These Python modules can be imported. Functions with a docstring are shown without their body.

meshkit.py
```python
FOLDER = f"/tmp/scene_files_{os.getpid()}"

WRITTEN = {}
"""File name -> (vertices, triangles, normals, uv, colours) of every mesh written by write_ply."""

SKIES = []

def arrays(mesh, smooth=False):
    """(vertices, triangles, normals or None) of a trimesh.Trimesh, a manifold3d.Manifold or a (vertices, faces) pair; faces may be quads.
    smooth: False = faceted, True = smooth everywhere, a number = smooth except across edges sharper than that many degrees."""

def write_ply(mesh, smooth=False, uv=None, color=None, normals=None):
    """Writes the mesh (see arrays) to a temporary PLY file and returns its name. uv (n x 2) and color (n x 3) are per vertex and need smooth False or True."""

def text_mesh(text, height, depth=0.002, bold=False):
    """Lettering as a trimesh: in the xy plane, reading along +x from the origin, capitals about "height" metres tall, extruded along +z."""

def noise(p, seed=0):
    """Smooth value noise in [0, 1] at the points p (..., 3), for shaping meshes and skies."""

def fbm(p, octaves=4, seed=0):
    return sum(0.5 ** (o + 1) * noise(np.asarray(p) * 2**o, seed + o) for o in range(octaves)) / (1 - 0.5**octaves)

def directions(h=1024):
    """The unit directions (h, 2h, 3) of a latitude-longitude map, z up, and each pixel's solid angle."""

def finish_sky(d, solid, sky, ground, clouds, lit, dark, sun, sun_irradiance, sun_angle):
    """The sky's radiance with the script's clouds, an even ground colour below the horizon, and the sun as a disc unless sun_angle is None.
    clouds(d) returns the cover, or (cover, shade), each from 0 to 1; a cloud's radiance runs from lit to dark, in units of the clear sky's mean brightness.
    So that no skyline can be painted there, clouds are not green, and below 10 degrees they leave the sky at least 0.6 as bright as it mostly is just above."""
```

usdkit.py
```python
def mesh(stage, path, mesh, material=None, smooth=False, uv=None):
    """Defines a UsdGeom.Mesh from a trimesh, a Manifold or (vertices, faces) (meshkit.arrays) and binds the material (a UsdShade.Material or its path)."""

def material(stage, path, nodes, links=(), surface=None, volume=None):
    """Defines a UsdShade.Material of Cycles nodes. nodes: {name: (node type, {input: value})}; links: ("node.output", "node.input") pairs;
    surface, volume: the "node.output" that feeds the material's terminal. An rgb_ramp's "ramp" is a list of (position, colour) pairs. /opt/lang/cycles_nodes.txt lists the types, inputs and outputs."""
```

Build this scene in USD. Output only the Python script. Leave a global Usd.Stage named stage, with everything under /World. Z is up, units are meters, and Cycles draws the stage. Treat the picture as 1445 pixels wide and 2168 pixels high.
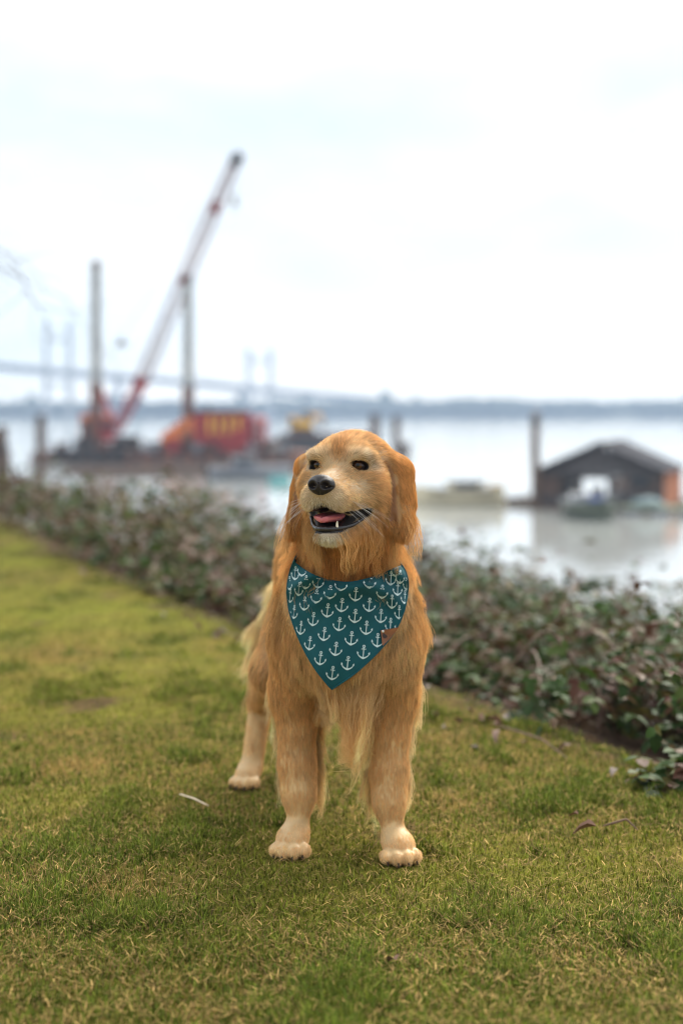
import math
import numpy as np
import trimesh
import shapely
from shapely.geometry import Polygon, LineString, Point
from shapely.ops import unary_union
from scipy.spatial import cKDTree
from scipy.ndimage import gaussian_filter, map_coordinates
import meshkit
import usdkit
from pxr import Usd, UsdGeom, UsdLux, UsdShade, Gf, Sdf, Vt

# ---------------------------------------------------------------- camera, sky, sun, exposure
stage = Usd.Stage.CreateInMemory()
UsdGeom.SetStageUpAxis(stage, UsdGeom.Tokens.z)
UsdGeom.SetStageMetersPerUnit(stage, 1.0)
UsdGeom.Xform.Define(stage, '/World')
CAM_Z = 0.84
camera = UsdGeom.Camera.Define(stage, '/World/camera')
camera.CreateFocalLengthAttr(50.0)
camera.CreateHorizontalApertureAttr(24.0)
camera.CreateVerticalApertureAttr(36.0)
camera.CreateVerticalApertureOffsetAttr(-3.488)
camera.CreateFStopAttr(1.9)
camera.CreateFocusDistanceAttr(2.48)
camera.CreateExposureAttr(0.45)
camera.AddTranslateOp().Set(Gf.Vec3d(0, 0, CAM_Z))
camera.AddRotateXOp().Set(90)

SUN_EL = math.radians(45)
SUN_ROT = math.radians(30)          # atan2(x, y): behind the dog, to the right
sky_mat = usdkit.material(stage, '/World/Looks/sky', {
    's': ('sky_texture', {'sky_type': 'single_scattering', 'sun_disc': False, 'sun_elevation': SUN_EL, 'sun_rotation': SUN_ROT,
                          'air_density': 1.0, 'aerosol_density': 1.0, 'ozone_density': 1.0}),
    'tc': ('texture_coordinate', {}),
    'xyz': ('separate_xyz', {}),
    'flat': ('mapping', {'scale': (1.0, 1.0, 2.6)}),
    'n1': ('noise_texture', {'scale': 2.3, 'detail': 5.0, 'roughness': 0.5, 'distortion': 0.4}),
    'n2': ('noise_texture', {'scale': 5.0, 'detail': 4.0, 'roughness': 0.5}),
    'cover': ('map_range', {'from_min': 0.34, 'from_max': 0.60, 'to_min': 0.48, 'to_max': 1.0, 'clamp': True, 'range_type': 'smoothstep'}),
    'tone': ('rgb_ramp', {'ramp': [(0.25, (8.6, 9.6, 10.4)), (0.5, (10.7, 11.0, 11.2)), (0.75, (12.4, 12.35, 12.2))]}),
    'warm': ('rgb_ramp', {'ramp': [(0.0, (1.28, 1.235, 1.17)), (0.05, (1.10, 1.075, 1.03)), (0.12, (0.90, 0.89, 0.865)), (0.24, (0.785, 0.80, 0.805)), (0.40, (0.95, 0.98, 0.99)), (0.7, (1.42, 1.44, 1.44)), (1.0, (1.60, 1.62, 1.62))]}),
    'mul': ('mix', {'mix_type': 'multiply', 'fac': 1.0}),
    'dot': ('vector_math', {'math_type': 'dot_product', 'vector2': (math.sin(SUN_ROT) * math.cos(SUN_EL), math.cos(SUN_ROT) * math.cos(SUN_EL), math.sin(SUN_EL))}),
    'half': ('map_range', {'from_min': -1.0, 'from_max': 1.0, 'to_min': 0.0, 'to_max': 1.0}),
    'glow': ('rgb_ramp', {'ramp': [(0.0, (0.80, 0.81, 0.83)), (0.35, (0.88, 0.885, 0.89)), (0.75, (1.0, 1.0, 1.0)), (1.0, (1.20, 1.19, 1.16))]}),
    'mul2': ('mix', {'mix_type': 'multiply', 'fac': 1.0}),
    'mixc': ('mix', {'mix_type': 'mix'}),
    'b': ('background_shader', {'strength': 0.085}),
}, [('tc.generated', 'flat.vector'), ('flat.vector', 'n1.vector'), ('flat.vector', 'n2.vector'),
    ('tc.generated', 'xyz.vector'), ('n1.fac', 'cover.value'), ('n2.fac', 'tone.fac'), ('xyz.z', 'warm.fac'),
    ('tone.color', 'mul.color1'), ('warm.color', 'mul.color2'),
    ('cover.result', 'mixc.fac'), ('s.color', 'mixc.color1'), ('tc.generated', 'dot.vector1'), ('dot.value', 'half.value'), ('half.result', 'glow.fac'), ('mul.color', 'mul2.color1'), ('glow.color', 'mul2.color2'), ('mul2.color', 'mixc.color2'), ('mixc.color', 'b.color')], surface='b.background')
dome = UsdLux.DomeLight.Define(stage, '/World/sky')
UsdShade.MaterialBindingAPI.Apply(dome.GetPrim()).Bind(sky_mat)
dome.GetPrim().SetCustomDataByKey('kind', 'structure')
sun = UsdLux.DistantLight.Define(stage, '/World/sun')
sun.CreateIntensityAttr(1.25)
sun.CreateAngleAttr(42.0)
sun.CreateNormalizeAttr(True)
sun.CreateColorAttr(Gf.Vec3f(1.0, 0.93, 0.82))
sun.AddRotateZOp().Set(-math.degrees(SUN_ROT))
sun.AddRotateXOp().Set(-(90 - math.degrees(SUN_EL)))    # light runs along -z of this frame

# ---------------------------------------------------------------- helpers
PXF, CX, HZ = 3010.4, 722.5, 874.0


def W(px, py, y):
    """A point of the photograph (its own pixels) at the distance y."""
    return np.array([(px - CX) / PXF * y, y, CAM_Z - (py - HZ) / PXF * y])


used_names = {}


def path_for(name, parent=None):
    base = (str(parent.GetPath()) if parent is not None else '/World') + '/' + name
    k = used_names.get(base, 0)
    used_names[base] = k + 1
    return base if k == 0 else f'{base}_{k:03d}'


def tag(prim, label=None, cat=None, group=None, kind=None):
    for key, val in (('label', label), ('category', cat), ('group', group), ('kind', kind)):
        if val:
            prim.SetCustomDataByKey(key, val)
    return prim


def obj(name, mesh, mat, parent=None, smooth=False, color=None, **kw):
    m = usdkit.mesh(stage, path_for(name, parent), mesh, mat, smooth=smooth)
    if color is not None:
        color = np.asarray(color, np.float32)
        UsdGeom.PrimvarsAPI(m).CreatePrimvar('tint', Sdf.ValueTypeNames.Color3fArray, 'vertex').Set(Vt.Vec3fArray.FromNumpy(color))
    return tag(m.GetPrim(), **kw)


def thing(name, label, cat, loc=(0, 0, 0), rotz=0.0, group=None, kind=None):
    x = UsdGeom.Xform.Define(stage, path_for(name))
    x.AddTranslateOp().Set(Gf.Vec3d(*map(float, loc)))
    if rotz:
        x.AddRotateZOp().Set(float(rotz))
    return tag(x.GetPrim(), label, cat, group, kind)


def place(prim, loc, rotz=0.0, scale=None):
    x = UsdGeom.Xformable(prim)
    x.ClearXformOpOrder()
    x.AddTranslateOp().Set(Gf.Vec3d(*map(float, loc)))
    if rotz:
        x.AddRotateZOp().Set(float(rotz))
    if scale is not None:
        x.AddScaleOp().Set(Gf.Vec3f(*map(float, scale)))


def copy_of(src, name, label, cat, loc, rotz=0.0, group=None, scale=None):
    x = UsdGeom.Xform.Define(stage, path_for(name))
    x.GetPrim().GetReferences().AddInternalReference(src.GetPath())
    x.GetPrim().SetInstanceable(True)
    place(x.GetPrim(), loc, rotz, scale)
    return tag(x.GetPrim(), label, cat, group)


def box(cx, cy, cz, sx, sy, sz):
    return trimesh.creation.box([sx, sy, sz]).apply_translation([cx, cy, cz])


def cyl(p, q, r0, r1=None, sides=10, cap=True):
    """Tapered round bar from p to q."""
    return tube([p, q], [r0, r0 if r1 is None else r1], sides, cap)


def tube(pts, radii, sides=8, cap=True):
    p = np.asarray(pts, float)
    n = len(p)
    radii = np.broadcast_to(np.asarray(radii, float), (n,))
    t = np.gradient(p, axis=0)
    t /= np.linalg.norm(t, axis=1, keepdims=True) + 1e-12
    ref = np.array([0, 0, 1.0]) if abs(t[:, 2]).mean() < 0.8 else np.array([1.0, 0, 0])
    a = np.cross(t, ref)
    a /= np.linalg.norm(a, axis=1, keepdims=True) + 1e-12
    b = np.cross(t, a)
    ang = np.arange(sides) * 2 * np.pi / sides
    v = (p[:, None] + radii[:, None, None] * (np.cos(ang)[None, :, None] * a[:, None] + np.sin(ang)[None, :, None] * b[:, None])).reshape(-1, 3)
    f = []
    for i in range(n - 1):
        for j in range(sides):
            q0, q1 = i * sides + j, i * sides + (j + 1) % sides
            f += [[q0, q1, q1 + sides], [q0, q1 + sides, q0 + sides]]
    if cap:
        for i, flip in ((0, True), (n - 1, False)):
            for j in range(1, sides - 1):
                tri = [i * sides, i * sides + j, i * sides + j + 1]
                f.append(tri[::-1] if flip else tri)
    return trimesh.Trimesh(v, np.array(f), process=False)


def join(parts):
    return trimesh.util.concatenate(parts)


def mat(name, base=(0.5, 0.5, 0.5), rough=0.6, spread=0.25, scale=6.0, bump=0.0, metallic=0.0, dark=None, spec=0.5, coords='object', **extra):
    """Principled surface whose colour wanders between a darker and a lighter tone by noise."""
    base = np.array(base, float)
    lo = np.array(dark, float) if dark is not None else base * (1 - spread)
    hi = np.minimum(base * (1 + spread * 0.7), 0.95)
    nodes = {'tc': ('texture_coordinate', {}), 'n': ('noise_texture', {'scale': scale, 'detail': 5.0, 'roughness': 0.6}),
             'r': ('rgb_ramp', {'ramp': [(0.3, tuple(lo)), (0.55, tuple(base)), (0.75, tuple(hi))]}),
             'p': ('principled_bsdf', {'roughness': rough, 'metallic': metallic, 'specular_ior_level': spec, **extra})}
    links = [('tc.object', 'n.vector'), ('n.fac', 'r.fac'), ('r.color', 'p.base_color')]
    if bump:
        nodes['n2'] = ('noise_texture', {'scale': scale * 4, 'detail': 4.0})
        nodes['bu'] = ('bump', {'strength': 0.6, 'distance': bump})
        links += [('tc.object', 'n2.vector'), ('n2.fac', 'bu.height'), ('bu.normal', 'p.normal')]
    return usdkit.material(stage, '/World/Looks/' + name, nodes, links, surface='p.BSDF')


def tint_mat(name, rough=0.6, spec=0.3, translucent=0.0, vary=0.0, **extra):
    """Colour from the mesh's own tint primvar."""
    nodes = {'a': ('attribute', {'attribute': 'tint'}), 'p': ('principled_bsdf', {'roughness': rough, 'specular_ior_level': spec, **extra})}
    links = [('a.color', 'p.base_color')]
    out = 'p.BSDF'
    if translucent:
        nodes['t'] = ('translucent_bsdf', {})
        nodes['m'] = ('mix_closure', {'fac': translucent})
        links += [('a.color', 't.color'), ('p.BSDF', 'm.closure1'), ('t.BSDF', 'm.closure2')]
        out = 'm.closure'
    return usdkit.material(stage, '/World/Looks/' + name, nodes, links, surface=out)


def strands(name, pts, widths, mat_, parent, color, **kw):
    """Hair: pts (N, K, 3), widths (K,) or (N, K), one colour per strand and point (N, K, 3)."""
    n, k = pts.shape[:2]
    b = UsdGeom.BasisCurves.Define(stage, path_for(name, parent))
    b.CreatePointsAttr(Vt.Vec3fArray.FromNumpy(pts.reshape(-1, 3).astype(np.float32)))
    b.CreateCurveVertexCountsAttr(Vt.IntArray.FromNumpy(np.full(n, k, np.int32)))
    b.CreateTypeAttr('cubic')
    b.CreateBasisAttr('catmullRom')
    b.CreateWrapAttr('pinned')
    b.CreateWidthsAttr(Vt.FloatArray.FromNumpy(np.broadcast_to(widths, (n, k)).astype(np.float32).ravel()))
    b.SetWidthsInterpolation('vertex')
    UsdGeom.PrimvarsAPI(b).CreatePrimvar('tint', Sdf.ValueTypeNames.Color3fArray, 'vertex').Set(Vt.Vec3fArray.FromNumpy(np.ascontiguousarray(color.reshape(-1, 3), np.float32)))
    UsdShade.MaterialBindingAPI.Apply(b.GetPrim()).Bind(mat_)
    return tag(b.GetPrim(), **kw)


def unit(v):
    v = np.asarray(v, float)
    return v / (np.linalg.norm(v, axis=-1, keepdims=True) + 1e-12)

# ---------------------------------------------------------------- ground, water, far shore
WL = -3.6
EDGE = np.array([(5.2, -6.0), (3.0, -1.0), (2.2, 0.6), (1.45, 2.0), (0.80, 3.28), (0.34, 4.22), (-0.54, 5.95), (-1.6, 8.4), (-2.95, 12.0), (-6.5, 18.0), (-16.0, 30.0), (-60.0, 70.0), (-400.0, 260.0), (-3000.0, 900.0)])
EDGE_L = LineString(np.vstack([[(5.2, -3000.0)], EDGE]))
shapely.prepare(EDGE_L)
LAND = Polygon(np.vstack([[(5.2, -3000.0)], EDGE, [(-3000.0, -3000.0)]]))
shapely.prepare(LAND)


def bank_s(x, y):
    """Metres past the lawn's edge, down the bank (negative on the lawn)."""
    x, y = np.asarray(x, float), np.asarray(y, float)
    d = shapely.distance(shapely.points(x, y), EDGE_L)
    return np.where(shapely.contains_xy(LAND, x, y), -d, d)


def ground_z(x, y, s=None):
    s = bank_s(x, y) if s is None else s
    p = np.stack([x, y, 0 * x], -1)
    near = np.clip(1.4 - np.abs(y) / 40, 0.2, 1)
    lumps = (0.030 * (meshkit.fbm(p * 2.2, 3, 2) - 0.5) + 0.016 * (meshkit.fbm(p * 9.0, 3, 4) - 0.5)) * near
    flat = 1 - 0.85 * np.exp(-((x - 0.0) ** 2 + ((y - 2.75) / 1.4) ** 2) / 0.18)         # level where the dog stands
    drop = -0.28 * np.clip(s, 0, 9) - 0.42 * np.clip(s - 9, 0, 9)
    return lumps * flat + drop - 0.012 * np.clip(s + 0.3, 0, 0.3) / 0.3


def axis(near, fine, far):
    a = [near[0]]
    while a[-1] < near[1]:
        a.append(a[-1] + fine)
    up, st = [], fine
    q = a[-1]
    while q < far[1]:
        st *= 1.16
        q += st
        up.append(q)
    dn, st, q = [], fine, a[0]
    while q > far[0]:
        st *= 1.16
        q -= st
        dn.append(q)
    return np.array(dn[::-1] + a + up)


ax_x, ax_y = np.clip(axis((-2.2, 1.6), 0.03, (-1500, 1500)), -1590, 1590), np.clip(axis((1.5, 6.0), 0.03, (-700, 1500)), -820, 1660)
GX, GY = np.meshgrid(ax_x, ax_y, indexing='ij')
S_ = bank_s(GX.ravel(), GY.ravel())
gz_ = ground_z(GX.ravel(), GY.ravel(), S_)
gv = np.stack([GX.ravel(), GY.ravel(), gz_], 1)
i_, j_ = np.meshgrid(np.arange(len(ax_x) - 1), np.arange(len(ax_y) - 1), indexing='ij')
n_ = len(ax_y)
a_ = (i_ * n_ + j_).ravel()
gf = np.vstack([np.stack([a_, a_ + n_, a_ + n_ + 1], 1), np.stack([a_, a_ + n_ + 1, a_ + 1], 1)])


def lawn_tone(x, y):
    """How green, how mossy and how straw-dry the lawn is at a place (0 to 1 each)."""
    p = np.stack([x, y, 0 * x], -1)
    tuft = np.clip((meshkit.fbm(p * np.array([8.0, 5.5, 1]), 4, 11) - 0.555) * 7.0, 0, 1)
    dry = 0.75 * np.clip((meshkit.fbm(p * 7.0 + 7.3, 4, 23) - 0.50) * 4.0, 0, 1)
    moss = np.clip((meshkit.fbm(p * 1.1 + 3.1, 3, 31) - 0.42) * 4.0 + np.clip((y - 3.1) * 0.30, -0.6, 0.35), 0, 1)
    return tuft, moss, dry


def worn(x, y):
    """Small bare, brown, trodden places in the turf."""
    p = np.stack([x, y, 0 * x], -1)
    return np.clip((meshkit.fbm(p * np.array([6.0, 5.0, 1]) + 40.3, 4, 57) - 0.635) * 12.0, 0, 1)


tuft, moss, dry = lawn_tone(gv[:, 0], gv[:, 1])
speck = meshkit.fbm(gv * np.array([60, 60, 0]), 3, 8)[:, None]
gcol = np.array([0.215, 0.160, 0.038]) * np.ones((len(gv), 1))
gcol = gcol + moss[:, None] * (np.array([0.215, 0.220, 0.026]) - gcol)
gcol = gcol + (0.75 * dry * (1 - 0.5 * moss))[:, None] * (np.array([0.290, 0.165, 0.045]) - gcol)
gcol = gcol + (0.55 * tuft)[:, None] * (np.array([0.070, 0.110, 0.018]) - gcol)
wr = worn(gv[:, 0], gv[:, 1])[:, None]
gcol = gcol * (1 - 0.85 * wr) + 0.85 * wr * np.array([0.120, 0.070, 0.038])
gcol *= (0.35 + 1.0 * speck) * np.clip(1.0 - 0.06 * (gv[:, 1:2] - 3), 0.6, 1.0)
soil = np.clip((S_ + 0.10 + 0.25 * (speck[:, 0] - 0.5)) / 0.18, 0, 1)[:, None]
gcol = gcol * (1 - soil) + soil * np.array([0.075, 0.050, 0.034])
ground_mat = usdkit.material(stage, '/World/Looks/ground', {
    'a': ('attribute', {'attribute': 'tint'}), 'g': ('geometry', {}), 'n': ('noise_texture', {'scale': 260.0, 'detail': 6.0, 'roughness': 0.75}),
    'n3': ('noise_texture', {'scale': 55.0, 'detail': 4.0, 'roughness': 0.6}),
    'r': ('rgb_ramp', {'ramp': [(0.32, (0.22, 0.23, 0.20)), (0.5, (1.0, 1.0, 1.0)), (0.68, (1.9, 1.75, 1.6))]}), 'm': ('mix', {'mix_type': 'multiply', 'fac': 1.0}),
    'b': ('bump', {'strength': 0.9, 'distance': 0.008}), 'b2': ('bump', {'strength': 0.7, 'distance': 0.02}), 'p': ('principled_bsdf', {'roughness': 0.95, 'specular_ior_level': 0.08})},
    [('g.position', 'n.vector'), ('g.position', 'n3.vector'), ('n.fac', 'r.fac'), ('a.color', 'm.color1'), ('r.color', 'm.color2'), ('m.color', 'p.base_color'), ('n.fac', 'b.height'),
     ('n3.fac', 'b2.height'), ('b2.normal', 'b.normal'), ('b.normal', 'p.normal')], surface='p.BSDF')
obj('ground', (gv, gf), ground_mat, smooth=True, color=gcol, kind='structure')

# water: one sheet of the river
water_mat = usdkit.material(stage, '/World/Looks/water', {
    'g': ('geometry', {}), 'mp': ('mapping', {'scale': (0.35, 1.0, 1.0)}), 'n': ('noise_texture', {'scale': 0.9, 'detail': 4.0, 'roughness': 0.55}), 'b': ('bump', {'strength': 0.22, 'distance': 0.10}),
    'p': ('principled_bsdf', {'base_color': (0.33, 0.34, 0.325), 'roughness': 0.07, 'ior': 1.6, 'specular_ior_level': 0.8})},
    [('g.position', 'mp.vector'), ('mp.vector', 'n.vector'), ('n.fac', 'b.height'), ('b.normal', 'p.normal')], surface='p.BSDF')
obj('water', (np.array([[-1500, -600, WL], [1500, -600, WL], [1500, 1640, WL], [-1500, 1640, WL]], float), np.array([[0, 1, 2], [0, 2, 3]])), water_mat, kind='structure')
# far bank and the wooded ridge behind it
hill_mat = mat('hills', (0.050, 0.062, 0.040), rough=1.0, spread=0.3, scale=0.03)


def ridge(y0, depth, height, seed, rough, x0=-1480, x1=1480, n=260, m=9):
    xs = np.linspace(x0, x1, n)
    V = []
    for k in range(m):
        t = k / (m - 1)
        h = height * math.sin(math.pi * min(t * 1.0, 0.5)) * (0.95 + 0.15 * meshkit.fbm(np.stack([xs / rough, 0 * xs + seed, 0 * xs], -1), 4, seed))
        V.append(np.stack([xs, 0 * xs + y0 + depth * t + 12 * meshkit.fbm(np.stack([xs / 60, 0 * xs + t * 4, 0 * xs], -1), 2, seed), WL - 1 + (h if k else 0 * h)], 1))
    V = np.array(V)
    F = []
    for k in range(m - 1):
        for i in range(n - 1):
            a = k * n + i
            F += [[a, a + 1, a + n + 1], [a, a + n + 1, a + n]]
    return V.reshape(-1, 3), np.array(F)


obj('far_bank', ridge(1230, 80, 4.5, 3, 90), hill_mat, smooth=True, kind='structure')
obj('hills', ridge(1400, 200, 17, 9, 160), hill_mat, smooth=True, kind='structure')
rf = np.random.default_rng(12)
blob = trimesh.creation.icosphere(2, 1.0)
blob.vertices *= (0.72 + 0.56 * meshkit.fbm(np.array(blob.vertices) * 2.3, 3, 6))[:, None]
wood_mat = mat('far_wood', (0.045, 0.060, 0.036), rough=1.0, spread=0.35, scale=1.0)
nt = 1500
tx = rf.uniform(-900, 900, nt)
grow = 0.80 + 0.40 * meshkit.fbm(np.stack([tx / 38, 0 * tx, 0 * tx], -1), 3, 77)
tall = rf.random(nt) < 0.05
th_ = (8.5 + 6.0 * rf.random(nt)) * grow * np.where(tall, 1.55, 1.0)
tw_ = th_ * rf.uniform(0.38, 0.65, nt) * np.where(tall, 0.5, 1.0)
wood = UsdGeom.PointInstancer.Define(stage, path_for('far_wood'))
tag(wood.GetPrim(), 'far wooded shore, a low blue band across the river', 'wood', None, 'stuff')
usdkit.mesh(stage, str(wood.GetPath()) + '/crown', blob, wood_mat, smooth=True)
wood.CreatePrototypesRel().SetTargets([str(wood.GetPath()) + '/crown'])
wood.CreatePositionsAttr(Vt.Vec3fArray.FromNumpy(np.stack([tx, rf.uniform(1242, 1300, nt), WL + 2.0 + th_ * 0.45], 1).astype(np.float32)))
wood.CreateScalesAttr(Vt.Vec3fArray.FromNumpy(np.stack([tw_, tw_, th_ * 0.56], 1).astype(np.float32)))
wood.CreateProtoIndicesAttr(Vt.IntArray.FromNumpy(np.zeros(nt, np.int32)))
# thin haze over the river
haze_mat = usdkit.material(stage, '/World/Looks/haze', {'v': ('principled_volume', {'color': (0.56, 0.73, 1.0), 'density': 0.00038, 'anisotropy': 0.2})}, [], volume='v.volume')
obj('haze', trimesh.creation.box([3200, 2500, 124]).apply_translation([0, 420, 51.0]), haze_mat, kind='stuff', label='pale blue haze over the river', cat='haze')

# ---------------------------------------------------------------- lawn grass: single blades
rg = np.random.default_rng(101)


def frustum_points(n, d0, d1, power, margin=0.10):
    u = rg.random(n)
    e = 1 - power
    D = (d0 ** e + u * (d1 ** e - d0 ** e)) ** (1 / e) if abs(e) > 1e-6 else d0 * (d1 / d0) ** u
    h = (CX / PXF + margin) * D
    return rg.uniform(-1, 1, n) * h, D


def blades(n, d0, d1, power, tall=1.0):
    x, y = frustum_points(n, d0, d1, power)
    s = bank_s(x, y)
    tuft, moss, dry = lawn_tone(x, y)
    keep = (s < 0.02 + 0.25 * (rg.random(n) - 0.5)) & (rg.random(n) < (0.30 + 0.60 * tuft) * (1 - 0.8 * worn(x, y)))
    x, y, s, tuft, moss, dry = (a[keep] for a in (x, y, s, tuft, moss, dry))
    m = len(x)
    z = ground_z(x, y, s)
    straw = rg.random(m) < 0.23 + 0.40 * dry * (1 - 0.6 * tuft)
    L = (0.010 + 0.012 * rg.random(m) + tuft * 0.011 * (0.4 + rg.random(m)) - moss * 0.004) * tall
    L = np.where(straw, 0.008 + 0.017 * rg.random(m) ** 2, L)
    paws = np.min([np.hypot(x - a, (y - b) * 0.8) for a, b in ((0.107, 2.672), (-0.094, 2.710), (-0.212, 3.205), (-0.082, 3.265))], 0)
    L = L * np.clip(0.45 + (paws - 0.035) / 0.07, 0.45, 1)
    L *= np.where(rg.random(m) < 0.03, 1.5, 1.0)
    az = rg.uniform(0, 2 * np.pi, m)
    lean = np.where(straw, rg.uniform(1.0, 1.5, m), rg.uniform(0.15, 1.05, m))
    w = (0.00055 + 0.00060 * rg.random(m)) * (1 + y * 0.10) * np.where(straw, 0.62, 1.0)
    dirh = np.stack([np.cos(az), np.sin(az), 0 * az], 1)
    side = np.stack([-np.sin(az), np.cos(az), 0 * az], 1)
    up = np.array([0, 0, 1.0])
    root = np.stack([x, y, z + np.where(straw, 0.004 + 0.010 * rg.random(m), -0.002)], 1)
    l1, l2 = lean * np.where(straw, 0.95, 0.6), lean * np.where(straw, 1.05, 1.25)
    p1 = root + (L * 0.5)[:, None] * (np.sin(l1)[:, None] * dirh + np.cos(l1)[:, None] * up)
    p2 = p1 + (L * 0.5)[:, None] * (np.sin(l2)[:, None] * dirh + np.cos(l2)[:, None] * up)
    ws = w[:, None] * side
    V = np.stack([root - ws, root + ws, p1 - ws * 0.85, p1 + ws * 0.85, p2], 1).reshape(-1, 3)
    f0 = np.array([[0, 1, 3], [0, 3, 2], [2, 3, 4]])
    F = (np.arange(m)[:, None, None] * 5 + f0[None]).reshape(-1, 3)
    g1, g2, g3 = np.array([0.082, 0.135, 0.018]), np.array([0.215, 0.240, 0.030]), np.array([0.275, 0.262, 0.034])
    k = rg.random(m)[:, None]
    c = g1 * (1 - k) + g2 * k
    mm = (moss * 0.75 * (1 - 0.6 * tuft))[:, None]
    c = c * (1 - mm) + mm * (g3 * (0.8 + 0.4 * rg.random((m, 1))))
    sc = np.array([0.48, 0.315, 0.115]) * (0.30 + 1.0 * rg.random((m, 1)))
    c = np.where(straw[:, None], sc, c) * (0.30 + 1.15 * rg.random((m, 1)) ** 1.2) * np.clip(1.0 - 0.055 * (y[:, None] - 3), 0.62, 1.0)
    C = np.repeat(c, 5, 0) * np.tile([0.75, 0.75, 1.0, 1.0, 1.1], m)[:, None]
    return V, F, C


parts_ = [blades(620000, 1.65, 4.6, 1.3), blades(180000, 4.6, 16.0, 1.2, 1.3)]
off, Vs, Fs, Cs = 0, [], [], []
for V, F, C in parts_:
    Vs.append(V), Fs.append(F + off), Cs.append(C)
    off += len(V)
grass_mat = tint_mat('grass', rough=0.8, spec=0.10, translucent=0.22)
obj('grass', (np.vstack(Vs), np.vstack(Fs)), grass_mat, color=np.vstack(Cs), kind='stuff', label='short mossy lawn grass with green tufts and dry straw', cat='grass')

# ---------------------------------------------------------------- the dog: one continuous body from blended shapes
YAW, PITCH = math.radians(18.5), math.radians(3)
HC = np.array([0.0150, 2.585, 0.730])
HF = np.array([-math.sin(YAW) * math.cos(PITCH), -math.cos(YAW) * math.cos(PITCH), math.sin(PITCH)])
HR = np.array([math.cos(YAW), -math.sin(YAW), 0.0])
HU = np.cross(HR, HF) * -1
if HU[2] < 0:
    HU = -HU
HM = np.stack([HR, HF, HU])         # rows: head axes


def H(r, f, u):
    return HC + r * HR + f * HF + u * HU


def yawm(deg):
    a = math.radians(deg)
    return np.array([[math.cos(a), math.sin(a), 0], [-math.sin(a), math.cos(a), 0], [0, 0, 1.0]])


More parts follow.
